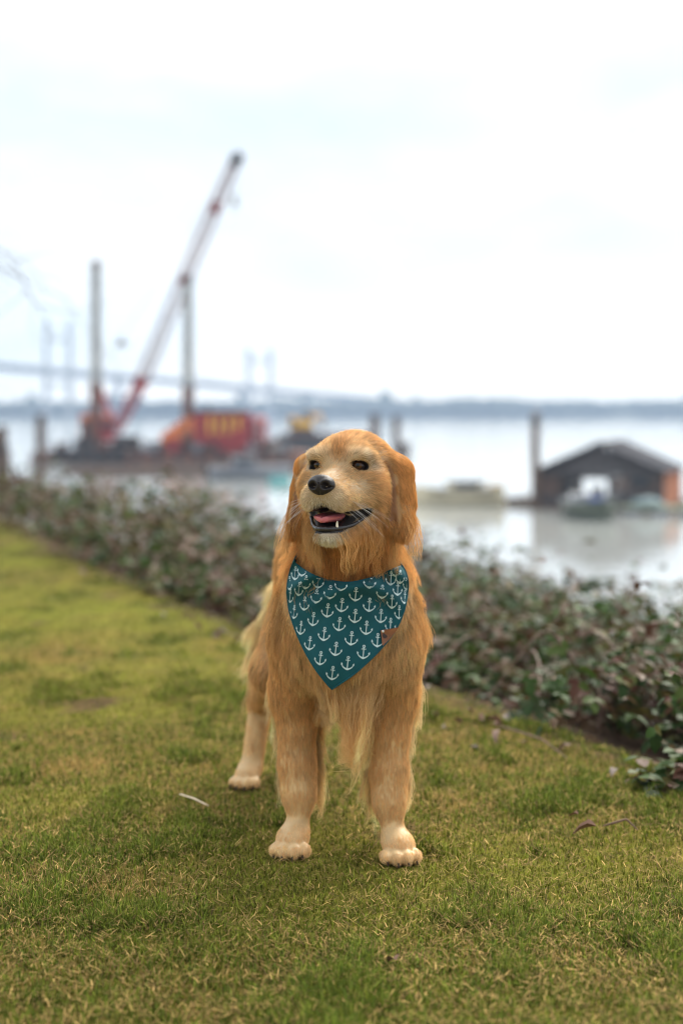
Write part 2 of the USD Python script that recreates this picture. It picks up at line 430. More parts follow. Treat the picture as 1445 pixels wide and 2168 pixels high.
# fur kinds: length, lift, gravity, colour, clump
GOLD, DEEP, CREAM, PALE, WHITE = (0.68, 0.41, 0.17), (0.62, 0.325, 0.11), (0.72, 0.50, 0.275), (0.78, 0.60, 0.38), (0.84, 0.74, 0.60)
KINDS = {
    'nosebridge': (0.007, 0.28, 0.0, (0.809, 0.532, 0.260), 0.1, 'head_fur'),
    'muzzle': (0.011, 0.34, 0.10, (0.79, 0.54, 0.29), 0.2, 'head_fur'),
    'flew': (0.012, 0.34, 0.25, (0.866, 0.659, 0.396), 0.3, 'head_fur'),
    'chin': (0.010, 0.35, 0.25, (0.900, 0.840, 0.700), 0.3, 'head_fur'),
    'brow': (0.012, 0.42, 0.0, (0.843, 0.582, 0.287), 0.2, 'head_fur'),
    'skull': (0.018, 0.40, 0.05, (0.79, 0.49, 0.225), 0.25, 'head_fur'),
    'cheek': (0.026, 0.36, 0.3, (0.79, 0.49, 0.225), 0.35, 'head_fur'),
    'jaw': (0.020, 0.36, 0.3, (0.76, 0.45, 0.195), 0.35, 'head_fur'),
    'ear_r': (0.017, 0.26, 0.8, (0.66, 0.335, 0.105), 0.45, 'ear_fur'),
    'ear_l': (0.017, 0.26, 0.8, (0.66, 0.335, 0.105), 0.45, 'ear_fur'),
    'neck': (0.056, 0.46, 0.6, (0.7, 0.365, 0.125), 0.6, 'neck_fur'),
    'throat': (0.038, 0.28, 0.5, (0.64, 0.3, 0.085), 0.5, 'neck_fur'),
    'chest': (0.044, 0.34, 0.85, (0.84, 0.55, 0.265), 0.42, 'chest_fur'),
    'shoulder': (0.034, 0.34, 0.6, (0.86, 0.6, 0.32), 0.35, 'chest_fur'),
    'body': (0.035, 0.32, 0.4, (0.76, 0.46, 0.2), 0.5, 'body_fur'),
    'belly': (0.055, 0.35, 0.9, (0.752, 0.470, 0.188), 0.6, 'body_fur'),
    'thigh': (0.034, 0.35, 0.7, (0.8, 0.51, 0.24), 0.5, 'body_fur'),
    'upper': (0.026, 0.36, 0.6, (0.78, 0.47, 0.2), 0.45, 'leg'),
    'fore': (0.016, 0.34, 0.5, (0.8, 0.52, 0.24), 0.35, 'leg'),
    'shank': (0.010, 0.30, 0.4, (0.8, 0.52, 0.24), 0.25, 'leg'),
    'paw': (0.009, 0.34, 0.3, (0.84, 0.58, 0.3), 0.25, 'leg'),
    'tail': (0.075, 0.45, 0.5, (0.874, 0.678, 0.373), 0.6, 'tail_fur'),
}
KNAMES = list(KINDS)
PR = []          # (type, data, blend, kind, flow)
DOWN, BACK = np.array([0, 0, -1.0]), unit([-0.17, 1, 0])


def ell(c, r, blend, kind, flow, M=None):
    PR.append(('e', (np.asarray(c, float), np.asarray(r, float), np.eye(3) if M is None else M), blend, kind, flow))


def cone(a, b, r0, r1, blend, kind, flow):
    PR.append(('c', (np.asarray(a, float), np.asarray(b, float), r0, r1), blend, kind, flow))


def prim_sdf(pr, p):
    if pr[0] == 'e':
        c, r, M = pr[1]
        q = (p - c) @ M.T
        k0 = np.sqrt(((q / r) ** 2).sum(1))
        k1 = np.sqrt(((q / (r * r)) ** 2).sum(1)) + 1e-9
        return k0 * (k0 - 1) / k1
    a, b, r0, r1 = pr[1]
    ba = b - a
    h = np.clip(((p - a) @ ba) / (ba @ ba), 0, 1)
    return np.sqrt(((p - a - h[:, None] * ba) ** 2).sum(1)) - (r0 + (r1 - r0) * h)


B10 = yawm(-10)
# trunk
ell((0.004, 2.87, 0.455), (0.097, 0.25, 0.150), 0.05, 'body', BACK + 0.5 * DOWN, B10)
ell((0.008, 2.690, 0.455), (0.103, 0.095, 0.135), 0.05, 'chest', DOWN)
ell((0.005, 2.675, 0.385), (0.060, 0.075, 0.085), 0.04, 'chest', DOWN)
ell((-0.026, 3.00, 0.425), (0.092, 0.20, 0.095), 0.05, 'belly', BACK + DOWN, B10)
ell((-0.064, 3.13, 0.490), (0.078, 0.13, 0.105), 0.05, 'body', BACK + DOWN, B10)
# shoulders
ell((-0.070, 2.735, 0.425), (0.045, 0.070, 0.115), 0.04, 'shoulder', DOWN + 0.5 * BACK)
ell((0.100, 2.715, 0.430), (0.045, 0.070, 0.115), 0.04, 'shoulder', DOWN + 0.5 * BACK)
# neck
cone((0.012, 2.74, 0.525), (0.014, 2.645, 0.655), 0.096, 0.080, 0.05, 'neck', DOWN - 0.15 * BACK)
cone((0.012, 2.60, 0.640), (0.008, 2.645, 0.560), 0.060, 0.085, 0.04, 'throat', DOWN)


def foreleg(pts, radii, paw, toe_yaw, tilt):
    names = ['upper', 'fore', 'shank', 'shank']
    for i in range(len(pts) - 1):
        cone(pts[i], pts[i + 1], radii[i], radii[i + 1], 0.030 if i else 0.04, names[min(i, 3)], DOWN)
    make_paw(paw, toe_yaw, 1.0)


def make_paw(c, deg, s):
    M = yawm(deg)
    c = np.asarray(c, float)
    ell(c + np.array([0, 0.009, 0.004]) * s, np.array([0.0305, 0.041, 0.0265]) * s, 0.022, 'paw', unit(-BACK + 0.5 * DOWN), M)
    for dx, dy, r in ((-0.0275, -0.022, 0.0125), (-0.0098, -0.033, 0.0145), (0.0098, -0.033, 0.0145), (0.0275, -0.022, 0.0125)):
        q = c + (np.array([dx, dy, -0.009]) * s) @ M
        ell(q, np.array([0.0122, 0.020, r]) * s, 0.0060, 'paw', unit(-BACK + 0.4 * DOWN), M)


foreleg([(0.098, 2.725, 0.400), (0.096, 2.745, 0.300), (0.091, 2.725, 0.150), (0.091, 2.712, 0.100), (0.097, 2.700, 0.045)],
        [0.058, 0.046, 0.0300, 0.0260, 0.0185], (0.107, 2.672, 0.0225), 8, 0)
foreleg([(-0.082, 2.745, 0.400), (-0.087, 2.765, 0.300), (-0.086, 2.755, 0.155), (-0.082, 2.745, 0.105), (-0.083, 2.735, 0.045)],
        [0.058, 0.046, 0.0300, 0.0265, 0.0190], (-0.094, 2.710, 0.0225), -8, 0)


def hindleg(hip, stifle, hock, ankle, paw, deg):
    hip, stifle, hock = map(lambda v: np.asarray(v, float), (hip, stifle, hock))
    cone(hip, stifle, 0.066, 0.048, 0.04, 'thigh', DOWN + 0.4 * BACK)
    cone(stifle, hock, 0.046, 0.026, 0.03, 'thigh', DOWN + 0.2 * BACK)
    cone(hock, ankle, 0.0265, 0.0240, 0.018, 'shank', DOWN)
    make_paw(paw, deg, 0.9)


hindleg((-0.096, 3.12, 0.390), (-0.140, 3.05, 0.290), (-0.185, 3.265, 0.175), (-0.203, 3.235, 0.045), (-0.212, 3.205, 0.0205), -14)
hindleg((-0.030, 3.14, 0.430), (-0.018, 3.08, 0.300), (-0.065, 3.325, 0.170), (-0.078, 3.295, 0.045), (-0.082, 3.265, 0.0205), -6)
# tail, hanging a little to the dog's right
for a_, b_, r0_, r1_ in (((-0.085, 3.24, 0.50), (-0.125, 3.34, 0.42), 0.03, 0.022), ((-0.125, 3.34, 0.42), (-0.180, 3.375, 0.33), 0.022, 0.016), ((-0.180, 3.375, 0.33), (-0.205, 3.38, 0.27), 0.016, 0.010)):
    cone(a_, b_, r0_, r1_, 0.02, 'tail', DOWN + np.array([-0.5, 0.2, 0]))

# head
FACE = 'face'
ell(H(0, -0.018, 0.006), (0.0805, 0.086, 0.071), 0.025, 'skull', FACE, HM)
ell(H(0, 0.038, 0.022), (0.050, 0.030, 0.034), 0.025, 'skull', FACE, HM)
for s in (-1, 1):
    ell(H(0.038 * s, 0.051, 0.031), (0.025, 0.023, 0.013), 0.014, 'brow', FACE, HM)
    ell(H(0.051 * s, 0.014, -0.034), (0.034, 0.058, 0.048), 0.025, 'cheek', FACE, HM)
    ell(H(0.046 * s, 0.042, -0.018), (0.024, 0.026, 0.018), 0.018, 'cheek', FACE, HM)
    cone(H(0.030 * s, 0.050, -0.032), H(0.021 * s, 0.130, -0.041), 0.029, 0.0220, 0.018, 'muzzle', FACE)
    cone(H(0.038 * s, 0.070, -0.047), H(0.022 * s, 0.136, -0.050), 0.0215, 0.0170, 0.012, 'flew', FACE)
    cone(H(0.040 * s, 0.020, -0.086), H(0.010 * s, 0.116, -0.107), 0.030, 0.0135, 0.018, 'jaw', FACE)
cone(H(0, 0.045, -0.006), H(0, 0.140, -0.0255), 0.028, 0.0215, 0.020, 'nosebridge', FACE)
ell(H(0, 0.118, -0.108), (0.018, 0.024, 0.0145), 0.012, 'chin', FACE, HM)
cone(H(0, 0.030, -0.084), H(0, -0.045, -0.072), 0.040, 0.066, 0.03, 'jaw', FACE)
EARFLOW = DOWN
for s, nm in ((-1, 'ear_r'), (1, 'ear_l')):
    rot = np.array([[math.cos(0.45 * s), math.sin(0.45 * s), 0], [-math.sin(0.45 * s), math.cos(0.45 * s), 0], [0, 0, 1]]) @ HM
    ell(H((0.081 - 0.006 * (s > 0)) * s, -0.020, 0.010), (0.029, 0.041, 0.028), 0.018, nm, EARFLOW, rot)
    ell(H((0.098 - 0.006 * (s > 0)) * s, -0.016, -0.020), (0.0115, 0.036, 0.046), 0.010, nm, EARFLOW, rot)
    ell(H((0.104 - 0.008 * (s > 0)) * s, -0.008, -0.062), (0.0115, 0.033, 0.046), 0.022, nm, EARFLOW, rot)
    ell(H((0.107 - 0.007 * (s > 0)) * s, -0.002, -0.090), (0.0110, 0.026, 0.026), 0.018, nm, EARFLOW, rot)

EYE_R = 0.0145
EYE_AT = [H(-0.0395, 0.0500, 0.0140), H(0.0325, 0.0500, 0.0140)]
EYE_DIR = [unit(HR * s * 0.42 + HF * 0.88 - HU * 0.02) for s in (-1, 1)]
EYES = []
for e, d in zip(EYE_AT, EYE_DIR):        # the eyeball's front lies level with the face
    t = np.linspace(-0.03, 0.06, 181)
    q = e + d * t[:, None]
    dd = None
    for pr in PR:
        v = prim_sdf(pr, q)
        dd = v if dd is None else np.minimum(dd, v) - np.maximum(pr[2] - np.abs(dd - v), 0) ** 2 / pr[2] * 0.25
    t0 = t[np.nonzero(dd < 0)[0].max()]
    EYES.append(e + d * (t0 - EYE_R - 0.0030))
for s, e, d in zip((-1, 1), EYES, EYE_DIR):      # lids: a heavy upper fold and a thinner lower one
    f_ = e + d * EYE_R
    ell(f_ + HU * 0.0105 - d * 0.0015, (0.0185, 0.0075, 0.0062), 0.007, 'brow', FACE, np.stack([unit(np.cross(d, HU)), d, HU]))
    ell(f_ - HU * 0.0095 - d * 0.0030, (0.0165, 0.0070, 0.0050), 0.006, 'cheek', FACE, np.stack([unit(np.cross(d, HU)), d, HU]))
# carved: eye openings, mouth
CUT, EYE_IN = [], []
for s, e, d in zip((-1, 1), EYES, EYE_DIR):
    side = unit(np.cross(d, HU))
    up = np.cross(side, d)
    if up @ HU < 0:
        side, up = -side, -up
    a_ = 0.16 * (1 if side @ HR * s < 0 else -1)
    side, up = side * math.cos(a_) + up * math.sin(a_), up * math.cos(a_) - side * math.sin(a_)
    CUT.append(('e', (e + d * (EYE_R + 0.001), np.array([0.0152, 0.014, 0.0084]), np.stack([side, d, up])), 0.003))
    EYE_IN.append(e + d * (EYE_R + 0.0015) - HR * s * 0.0145 - HU * 0.0030)
CUT.append(('e', (H(0, 0.125, -0.0780), np.array([0.0245, 0.054, 0.0170]), HM), 0.006))
for s in (-1, 1):
    CUT.append(('c', (H(0.026 * s, 0.120, -0.080), H(0.052 * s, 0.060, -0.0670), 0.0105, 0.0085), 0.005))
GROOVES = []            # the fold between each ear's front edge and the cheek
for s in (-1, 1):
    w_ = 0.006 * (s > 0)
    g_ = [(0.083 - w_, 0.030, 0.030), (0.092 - w_, 0.024, -0.005), (0.096 - w_, 0.026, -0.040), (0.097 - w_, 0.026, -0.075), (0.099 - w_, 0.022, -0.105)]
    for a, b in zip(g_[:-1], g_[1:]):
        GROOVES.append(('c', (H(a[0] * s, a[1], a[2]), H(b[0] * s, b[1], b[2]), 0.0050, 0.0050), 0.004))


def smin(a, b, k):
    h = np.maximum(k - np.abs(a - b), 0) / k
    return np.minimum(a, b) - h * h * k * 0.25


def dog_sdf(p, cut=True):
    d = None
    for pr in PR:
        e = prim_sdf(pr, p)
        d = e if d is None else smin(d, e, pr[2])
    if cut:
        for c in CUT + GROOVES:
            d = -smin(-d, prim_sdf(c, p), c[2])
    return d


def axis_steps(lo, hi, fine_lo, fine_hi, fine, coarse):
    a = np.arange(lo, fine_lo, coarse)
    b = np.arange(fine_lo, fine_hi, fine)
    c = np.arange(fine_hi, hi + coarse, coarse)
    return np.concatenate([a, b, c])


def surface_nets(xs, ys, zs, f, stride=4, band=1.6):
    nx, ny, nz = len(xs), len(ys), len(zs)
    cx, cy, cz = (np.unique(np.append(np.arange(0, n, stride), n - 1)) for n in (nx, ny, nz))
    C = np.stack(np.meshgrid(xs[cx], ys[cy], zs[cz], indexing='ij'), -1)
    cd = f(C.reshape(-1, 3)).reshape(C.shape[:3])
    ix, iy, iz = (np.minimum(np.searchsorted(c, np.arange(n), 'right') - 1, len(c) - 2) for c, n in ((cx, nx), (cy, ny), (cz, nz)))
    diag = np.sqrt((np.diff(xs[cx])[:, None, None]) ** 2 + (np.diff(ys[cy])[None, :, None]) ** 2 + (np.diff(zs[cz])[None, None, :]) ** 2)
    corner = np.stack([cd[a:cd.shape[0] - 1 + a, b:cd.shape[1] - 1 + b, c:cd.shape[2] - 1 + c] for a in (0, 1) for b in (0, 1) for c in (0, 1)])
    act = np.abs(corner).min(0) < diag * band
    D = cd[:-1, :-1, :-1][np.ix_(ix, iy, iz)].astype(np.float32)
    A = act[np.ix_(ix, iy, iz)]
    I = np.nonzero(A)
    P = np.stack([xs[I[0]], ys[I[1]], zs[I[2]]], 1)
    for k in range(0, len(P), 400000):
        s = slice(k, k + 400000)
        D[I[0][s], I[1][s], I[2][s]] = f(P[s])
    S = D < 0
    cellS = [S[a:nx - 1 + a, b:ny - 1 + b, c:nz - 1 + c] for a in (0, 1) for b in (0, 1) for c in (0, 1)]
    cnt = sum(x.astype(np.int8) for x in cellS)
    cells = np.nonzero((cnt > 0) & (cnt < 8))
    idx = np.full((nx - 1, ny - 1, nz - 1), -1, np.int32)
    idx[cells] = np.arange(len(cells[0]))
    acc, num = np.zeros((len(cells[0]), 3)), np.zeros(len(cells[0]))
    co = [(a, b, c) for a in (0, 1) for b in (0, 1) for c in (0, 1)]
    val = {o: D[cells[0] + o[0], cells[1] + o[1], cells[2] + o[2]].astype(float) for o in co}
    pos = {o: np.stack([xs[cells[0] + o[0]], ys[cells[1] + o[1]], zs[cells[2] + o[2]]], 1) for o in co}
    for o in co:
        for ax in range(3):
            if o[ax] == 0:
                q = list(o)
                q[ax] = 1
                q = tuple(q)
                m = (val[o] < 0) != (val[q] < 0)
                t = val[o] / (val[o] - val[q] + 1e-20)
                acc[m] += (pos[o] + t[:, None] * (pos[q] - pos[o]))[m]
                num[m] += 1
    V = acc / num[:, None]
    F = []
    for ax in range(3):
        lo = [slice(1, n - 1) for n in (nx, ny, nz)]
        lo[ax] = slice(0, (nx, ny, nz)[ax] - 1)
        hi = list(lo)
        hi[ax] = slice(1, (nx, ny, nz)[ax])
        a, b = S[tuple(lo)], S[tuple(hi)]
        e = np.nonzero(a != b)
        g = [e[0] + (0 if ax == 0 else 1), e[1] + (0 if ax == 1 else 1), e[2] + (0 if ax == 2 else 1)]
        o1, o2 = (ax + 1) % 3, (ax + 2) % 3
        quad = []
        for d1, d2 in ((0, 0), (1, 0), (1, 1), (0, 1)):
            h = [x.copy() for x in g]
            h[o1] = h[o1] - 1 + d1
            h[o2] = h[o2] - 1 + d2
            quad.append(idx[h[0], h[1], h[2]])
        q = np.stack(quad, 1)
        flip = ~a[e]
        q[flip] = q[flip][:, ::-1]
        F.append(q)
    q = np.vstack(F)
    return V, np.vstack([q[:, [0, 1, 2]], q[:, [0, 2, 3]]])


DX = axis_steps(-0.30, 0.20, -0.115, 0.140, 0.0025, 0.005)
DY = axis_steps(2.37, 3.45, 2.38, 2.72, 0.0028, 0.005)
DZ = axis_steps(-0.02, 0.84, 0.575, 0.812, 0.0025, 0.005)
dv, df = surface_nets(DX, DY, DZ, dog_sdf)
dog_mesh = trimesh.Trimesh(dv, df, process=False)
comps = trimesh.graph.connected_components(dog_mesh.face_adjacency, nodes=np.arange(len(df)), min_len=3)
keep = max(comps, key=len)
dog_mesh.update_faces(np.isin(np.arange(len(df)), keep))
dog_mesh.remove_unreferenced_vertices()
V_, F_ = np.array(dog_mesh.vertices), np.array(dog_mesh.faces)
from scipy.sparse import coo_matrix, diags
e_ = np.vstack([F_[:, [0, 1]], F_[:, [1, 2]], F_[:, [2, 0]]])
e_ = np.vstack([e_, e_[:, ::-1]])
A_ = coo_matrix((np.ones(len(e_)), (e_[:, 0], e_[:, 1])), shape=(len(V_),) * 2).tocsr()
A_.data[:] = 1.0
A_ = diags(1.0 / np.maximum(np.asarray(A_.sum(1)).ravel(), 1)) @ A_
for _ in range(4):
    V_ = V_ + 0.5 * (A_ @ V_ - V_)
    V_ = V_ - 0.52 * (A_ @ V_ - V_)
dog_mesh = trimesh.Trimesh(V_, F_, process=False)
dv, df = np.array(dog_mesh.vertices), np.array(dog_mesh.faces)


def head_local(p):
    return (p - HC) @ HM.T


def kind_weights(p, tau=0.011):
    """Soft share of every fur kind, and the blended flow, at the points p."""
    D = np.stack([prim_sdf(pr, p) for pr in PR], 1)
    w = np.exp(-(D - D.min(1, keepdims=True)) / tau)
    w /= w.sum(1, keepdims=True)
    out = np.zeros((len(p), len(KNAMES)))
    flow = np.zeros((len(p), 3))
    muz = unit(p - H(0, 0.19, -0.03))
    hl = head_local(p)
    facef = muz + np.clip((0.04 - hl[:, 2]) / 0.12, 0, 1)[:, None] * np.array([0, 0, -0.45]) + HR * (np.sign(hl[:, 0]) * np.clip(np.abs(hl[:, 0]) / 0.06, 0, 1) * 0.3)[:, None]
    for i, pr in enumerate(PR):
        out[:, KNAMES.index(pr[3])] += w[:, i]
        flow += w[:, i:i + 1] * (facef if isinstance(pr[4], str) else unit(pr[4])[None])
    return out, flow


def lip_dark(p, nn=None):
    """1 on the bare dark skin: mouth inside and lips, eyelid rims; 0 on furred skin."""
    m = np.zeros(len(p))
    near = np.nonzero(np.abs(head_local(p)).max(1) < 0.18)[0]
    q = p[near]
    m[near] = np.clip((-dog_sdf(q, False) - 0.0002) / 0.0012, 0, 1)
    fold = np.min([prim_sdf(c, q) for c in GROOVES], 0) < 0.003
    m[near] = np.where(fold, 0.2 * m[near], m[near])
    if nn is not None:          # the roof and floor of the open mouth, which face each other
        h, nu_ = head_local(q), nn[near] @ HU
        width = np.interp(h[:, 1], [0.03, 0.06, 0.14], [0.050, 0.044, 0.019])
        inm = (np.abs(h[:, 0]) < width) & (h[:, 1] > 0.035) & (h[:, 1] < 0.150)
        roof = inm & (nu_ < -0.25) & (h[:, 2] > -0.086) & (h[:, 2] < -0.045)
        floor_ = inm & (nu_ > 0.15) & (h[:, 2] > -0.106) & (h[:, 2] < -0.068)
        m[near] = np.maximum(m[near], (roof | floor_).astype(float))
    for c in CUT[:2]:
        m[near] = np.maximum(m[near], np.clip(1 - (prim_sdf(c, q) - 0.0009) / 0.0014, 0, 1))
    for c in EYE_IN:
        m[near] = np.maximum(m[near], np.clip(1.3 - np.linalg.norm((q - c) * [1, 1, 1.6], axis=1) / 0.0038, 0, 1))
    return m


kw_, fl_ = kind_weights(dv)
kcol = np.array([KINDS[k][3] for k in KNAMES])
skin = (kw_ @ kcol) * (0.42 + 0.30 * kw_[:, [KNAMES.index(k) for k in ('fore', 'shank', 'paw')]].sum(1, keepdims=True))
bare = lip_dark(dv, np.array(trimesh.Trimesh(dv, df, process=False).vertex_normals))[:, None]
hl = head_local(dv)
skin = skin * (1 - bare) + bare * np.array([0.014, 0.011, 0.010])
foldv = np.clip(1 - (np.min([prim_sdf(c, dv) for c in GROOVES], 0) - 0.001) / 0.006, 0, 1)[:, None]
skin = skin * (1 - foldv) + foldv * np.array([0.16, 0.065, 0.022])  # shadow line behind the cheek, painted as darker skin in the ear crease
skin_mat = tint_mat('dog_skin', rough=0.5, spec=0.35)
dog = thing('dog', 'golden retriever standing on the grass, mouth open, head turned aside', 'dog')
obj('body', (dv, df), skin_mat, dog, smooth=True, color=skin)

# eyes, nose, tongue, teeth, lips
eye_mat = tint_mat('dog_eye', rough=0.04, spec=0.40)
for e, d in zip(EYES, unit(np.array(EYE_DIR) * 0.45 + HF * 0.55)):
    m = trimesh.creation.icosphere(5, 1.0)
    q = np.degrees(np.arccos(np.clip(m.vertices @ d, -1, 1)))[:, None]
    c = np.where(q < 13, np.array([0.002, 0.002, 0.002]), np.where(q < 33, np.array([0.050, 0.019, 0.006]), np.where(q < 36, np.array([0.008, 0.004, 0.003]), np.array([0.020, 0.012, 0.010]))))
    obj('eye', trimesh.Trimesh(m.vertices * EYE_R + e, m.faces, process=False), eye_mat, dog, smooth=True, color=c)


def nose_mesh():
    m = trimesh.creation.icosphere(5, 1.0)
    v = np.array(m.vertices)
    r, f, u = v.T
    wid = 0.0245 * (1 - 0.22 * np.clip(-u, 0, 1) ** 1.5)
    x, y, z = r * wid, f * 0.0155, u * 0.0185
    for s in (-1, 1):           # nostrils: hollow, opening outwards below
        q = np.sqrt(((x - 0.0105 * s) / 0.0058) ** 2 + ((z + 0.0015) / 0.0050) ** 2)
        y = y - np.where(f > -0.1, 0.0085 * np.exp(-q ** 2.5), 0)
        q2 = np.sqrt(((x - 0.0185 * s) / 0.0055) ** 2 + ((z + 0.0030) / 0.0020) ** 2)
        y = y - np.where(f > -0.1, 0.004 * np.exp(-q2 ** 2), 0)
        q3 = np.sqrt(((x - 0.0120 * s) / 0.0085) ** 2 + ((z - 0.0005) / 0.0085) ** 2)
        y = y + np.where(f > 0, 0.0022 * np.exp(-((q3 - 1.0) / 0.35) ** 2), 0)
    y = y - np.where(f > 0, 0.0016 * np.exp(-(x / 0.0014) ** 2) * (z < 0.004), 0)
    return trimesh.Trimesh(H(0, 0.1545, -0.0220) + x[:, None] * HR + y[:, None] * HF + z[:, None] * HU, m.faces, process=False)


nose_mat = usdkit.material(stage, '/World/Looks/dog_nose', {
    'tc': ('texture_coordinate', {}), 'v': ('voronoi_texture', {'scale': 900.0}), 'b': ('bump', {'strength': 0.35, 'distance': 0.0006}),
    'p': ('principled_bsdf', {'base_color': (0.013, 0.010, 0.010), 'roughness': 0.40, 'specular_ior_level': 0.32})},
    [('tc.object', 'v.vector'), ('v.distance', 'b.height'), ('b.normal', 'p.normal')], surface='p.BSDF')
obj('nose', nose_mesh(), nose_mat, dog, smooth=True)
tongue_mat = usdkit.material(stage, '/World/Looks/dog_tongue', {
    'tc': ('texture_coordinate', {}), 'n': ('noise_texture', {'scale': 400.0, 'detail': 3.0}), 'b': ('bump', {'strength': 0.4, 'distance': 0.0008}),
    'p': ('principled_bsdf', {'base_color': (0.46, 0.13, 0.145), 'roughness': 0.38, 'subsurface_weight': 0.25, 'subsurface_scale': 0.004})},
    [('tc.object', 'n.vector'), ('n.fac', 'b.height'), ('b.normal', 'p.normal')], surface='p.BSDF')


def tongue_mesh():
    nu, nv = 17, 28
    V = []
    for side in (0, 1):
        for i in range(nv):
            t = i / (nv - 1)
            f = 0.055 + 0.088 * t
            half = 0.0235 * math.sqrt(max(1 - max(t - 0.62, 0) ** 2 / 0.38 ** 2, 0.0)) + 1e-4
            for j in range(nu):
                s = j / (nu - 1) * 2 - 1
                thick = 0.0105 * math.sqrt(max(1 - s * s, 0)) * (1 - 0.5 * t) * (1 if t < 0.98 else 0.3)
                u = -0.0780 - 0.004 * t * t + 0.0035 * s * s - 0.0022 * math.exp(-(s / 0.12) ** 2) * (1 - side)
                V.append(H(half * s - 0.003, f, u + (thick if side == 0 else -thick)))
    V = np.array(V)
    F = []
    n = nu * nv
    for side in (0, 1):
        for i in range(nv - 1):
            for j in range(nu - 1):
                a = side * n + i * nu + j
                q = [[a, a + 1, a + nu + 1], [a, a + nu + 1, a + nu]]
                F += q if side == 0 else [t[::-1] for t in q]
    for i in range(nv - 1):
        for j, fl in ((0, 1), (nu - 1, 0)):
            a, b = i * nu + j, n + i * nu + j
            q = [[a, b, b + nu], [a, b + nu, a + nu]]
            F += q if fl else [t[::-1] for t in q]
    for j in range(nu - 1):
        a, b = (nv - 1) * nu + j, n + (nv - 1) * nu + j
        F += [[a, a + 1, b + 1], [a, b + 1, b]]
    return trimesh.Trimesh(V, np.array(F), process=False)


obj('tongue', tongue_mesh(), tongue_mat, dog, smooth=True)
tooth_mat = mat('dog_tooth', (0.78, 0.70, 0.52), rough=0.25, spread=0.1)
for s in (1,):
    b = H(0.0200 * s, 0.126, -0.0940)
    obj('tooth', tube([b, b + HU * 0.006 + HF * 0.001, b + HU * 0.0105], [0.0026, 0.0021, 0.0008], 8), tooth_mat, dog, smooth=50)
lip_mat = usdkit.material(stage, '/World/Looks/dog_lip', {'p': ('principled_bsdf', {'base_color': (0.016, 0.013, 0.013), 'roughness': 0.3})}, [], surface='p.BSDF')


def lip_mesh(side_pts, r):
    t = np.linspace(0, 1, len(side_pts))
    tt = np.linspace(0, 1, 40)
    q = np.array(side_pts)
    pts = np.stack([np.interp(tt, t, q[:, k]) for k in range(3)], 1)
    pts = gaussian_filter(pts, (2.0, 0), mode='nearest')
    return tube([H(*x) for x in pts], r * (0.6 + 0.4 * np.sin(np.pi * tt)) * (1 + 0.12 * np.sin(tt * 60)), 8)


obj('lip', lip_mesh([(-0.051, 0.063, -0.076), (-0.038, 0.090, -0.092), (-0.0205, 0.124, -0.0965), (-0.010, 0.138, -0.0975), (0, 0.142, -0.0975), (0.010, 0.138, -0.0975), (0.0205, 0.124, -0.0965), (0.038, 0.090, -0.092), (0.051, 0.063, -0.076)], 0.0045), lip_mat, dog, smooth=True)

claw_mat = mat('dog_claw', (0.035, 0.020, 0.012), rough=0.6, spec=0.2, spread=0.2)
for c_, deg in (((0.107, 2.672, 0.0225), 8), ((-0.094, 2.710, 0.0225), -8), ((-0.212, 3.205, 0.0205), -14), ((-0.082, 3.265, 0.0205), -6)):
    for dx, dy in ((-0.0275, -0.040), (-0.0098, -0.051), (0.0098, -0.051), (0.0275, -0.040)):
        q = np.array(c_) + np.array([dx, dy + 0.0025, -0.0125]) @ yawm(deg)
        f_ = np.array([0, -1.0, 0]) @ yawm(deg)
        obj('claw', tube([q, q + f_ * 0.006 + [0, 0, -0.002], q + f_ * 0.0095 + [0, 0, -0.0075]], [0.0025, 0.0021, 0.0007], 7), claw_mat, dog, smooth=50)

# ---- fur
hair_mat = usdkit.material(stage, '/World/Looks/dog_fur', {
    'a': ('attribute', {'attribute': 'tint'}), 'lite': ('mix', {'mix_type': 'mix', 'fac': 0.5, 'color2': (0.9, 0.85, 0.75)}),
    'd': ('diffuse_bsdf', {'roughness': 0.3}), 't': ('translucent_bsdf', {}), 'g': ('hair_bsdf', {'component': 'reflection', 'roughness_u': 0.30, 'roughness_v': 0.75, 'offset': 0.05}),
    'm1': ('mix_closure', {'fac': 0.40}), 'm2': ('mix_closure', {'fac': 0.05})},
    [('a.color', 'd.color'), ('a.color', 't.color'), ('a.color', 'lite.color1'), ('lite.color', 'g.color'),
     ('d.BSDF', 'm1.closure1'), ('t.BSDF', 'm1.closure2'), ('m1.closure', 'm2.closure1'), ('g.BSDF', 'm2.closure2')], surface='m2.closure')
rng = np.random.default_rng(7)
tri = dv[df]
area = np.linalg.norm(np.cross(tri[:, 1] - tri[:, 0], tri[:, 2] - tri[:, 0]), axis=1) / 2
cent = tri.mean(1)
nrm = unit(np.cross(tri[:, 1] - tri[:, 0], tri[:, 2] - tri[:, 0]))
vn = trimesh.Trimesh(dv, df, process=False).vertex_normals
chl = head_local(cent)
dens = np.full(len(df), 1.0)
dens[(chl[:, 2] > -0.14) & (np.abs(chl[:, 0]) < 0.13) & (chl[:, 1] > -0.1)] = 3.2        # the head's short coat is finer
dens[cent[:, 1] > 2.82] *= 0.75
dens[(cent[:, 2] < 0.20)] *= 1.8
toward = ((np.array([0, 0, CAM_Z]) - cent) * nrm).sum(1) / np.linalg.norm(cent - np.array([0, 0, CAM_Z]), axis=1)
dens *= np.where(toward < -0.35, 0.35, 1.0)
HAIRS = 290000
p_ = area * dens
fi = rng.choice(len(df), HAIRS, p=p_ / p_.sum())
u_, v_ = rng.random(HAIRS), rng.random(HAIRS)
su = np.sqrt(u_)
bc = np.stack([1 - su, su * (1 - v_), su * v_], 1)
root = (tri[fi] * bc[..., None]).sum(1)
rn = unit((vn[df[fi]] * bc[..., None]).sum(1))
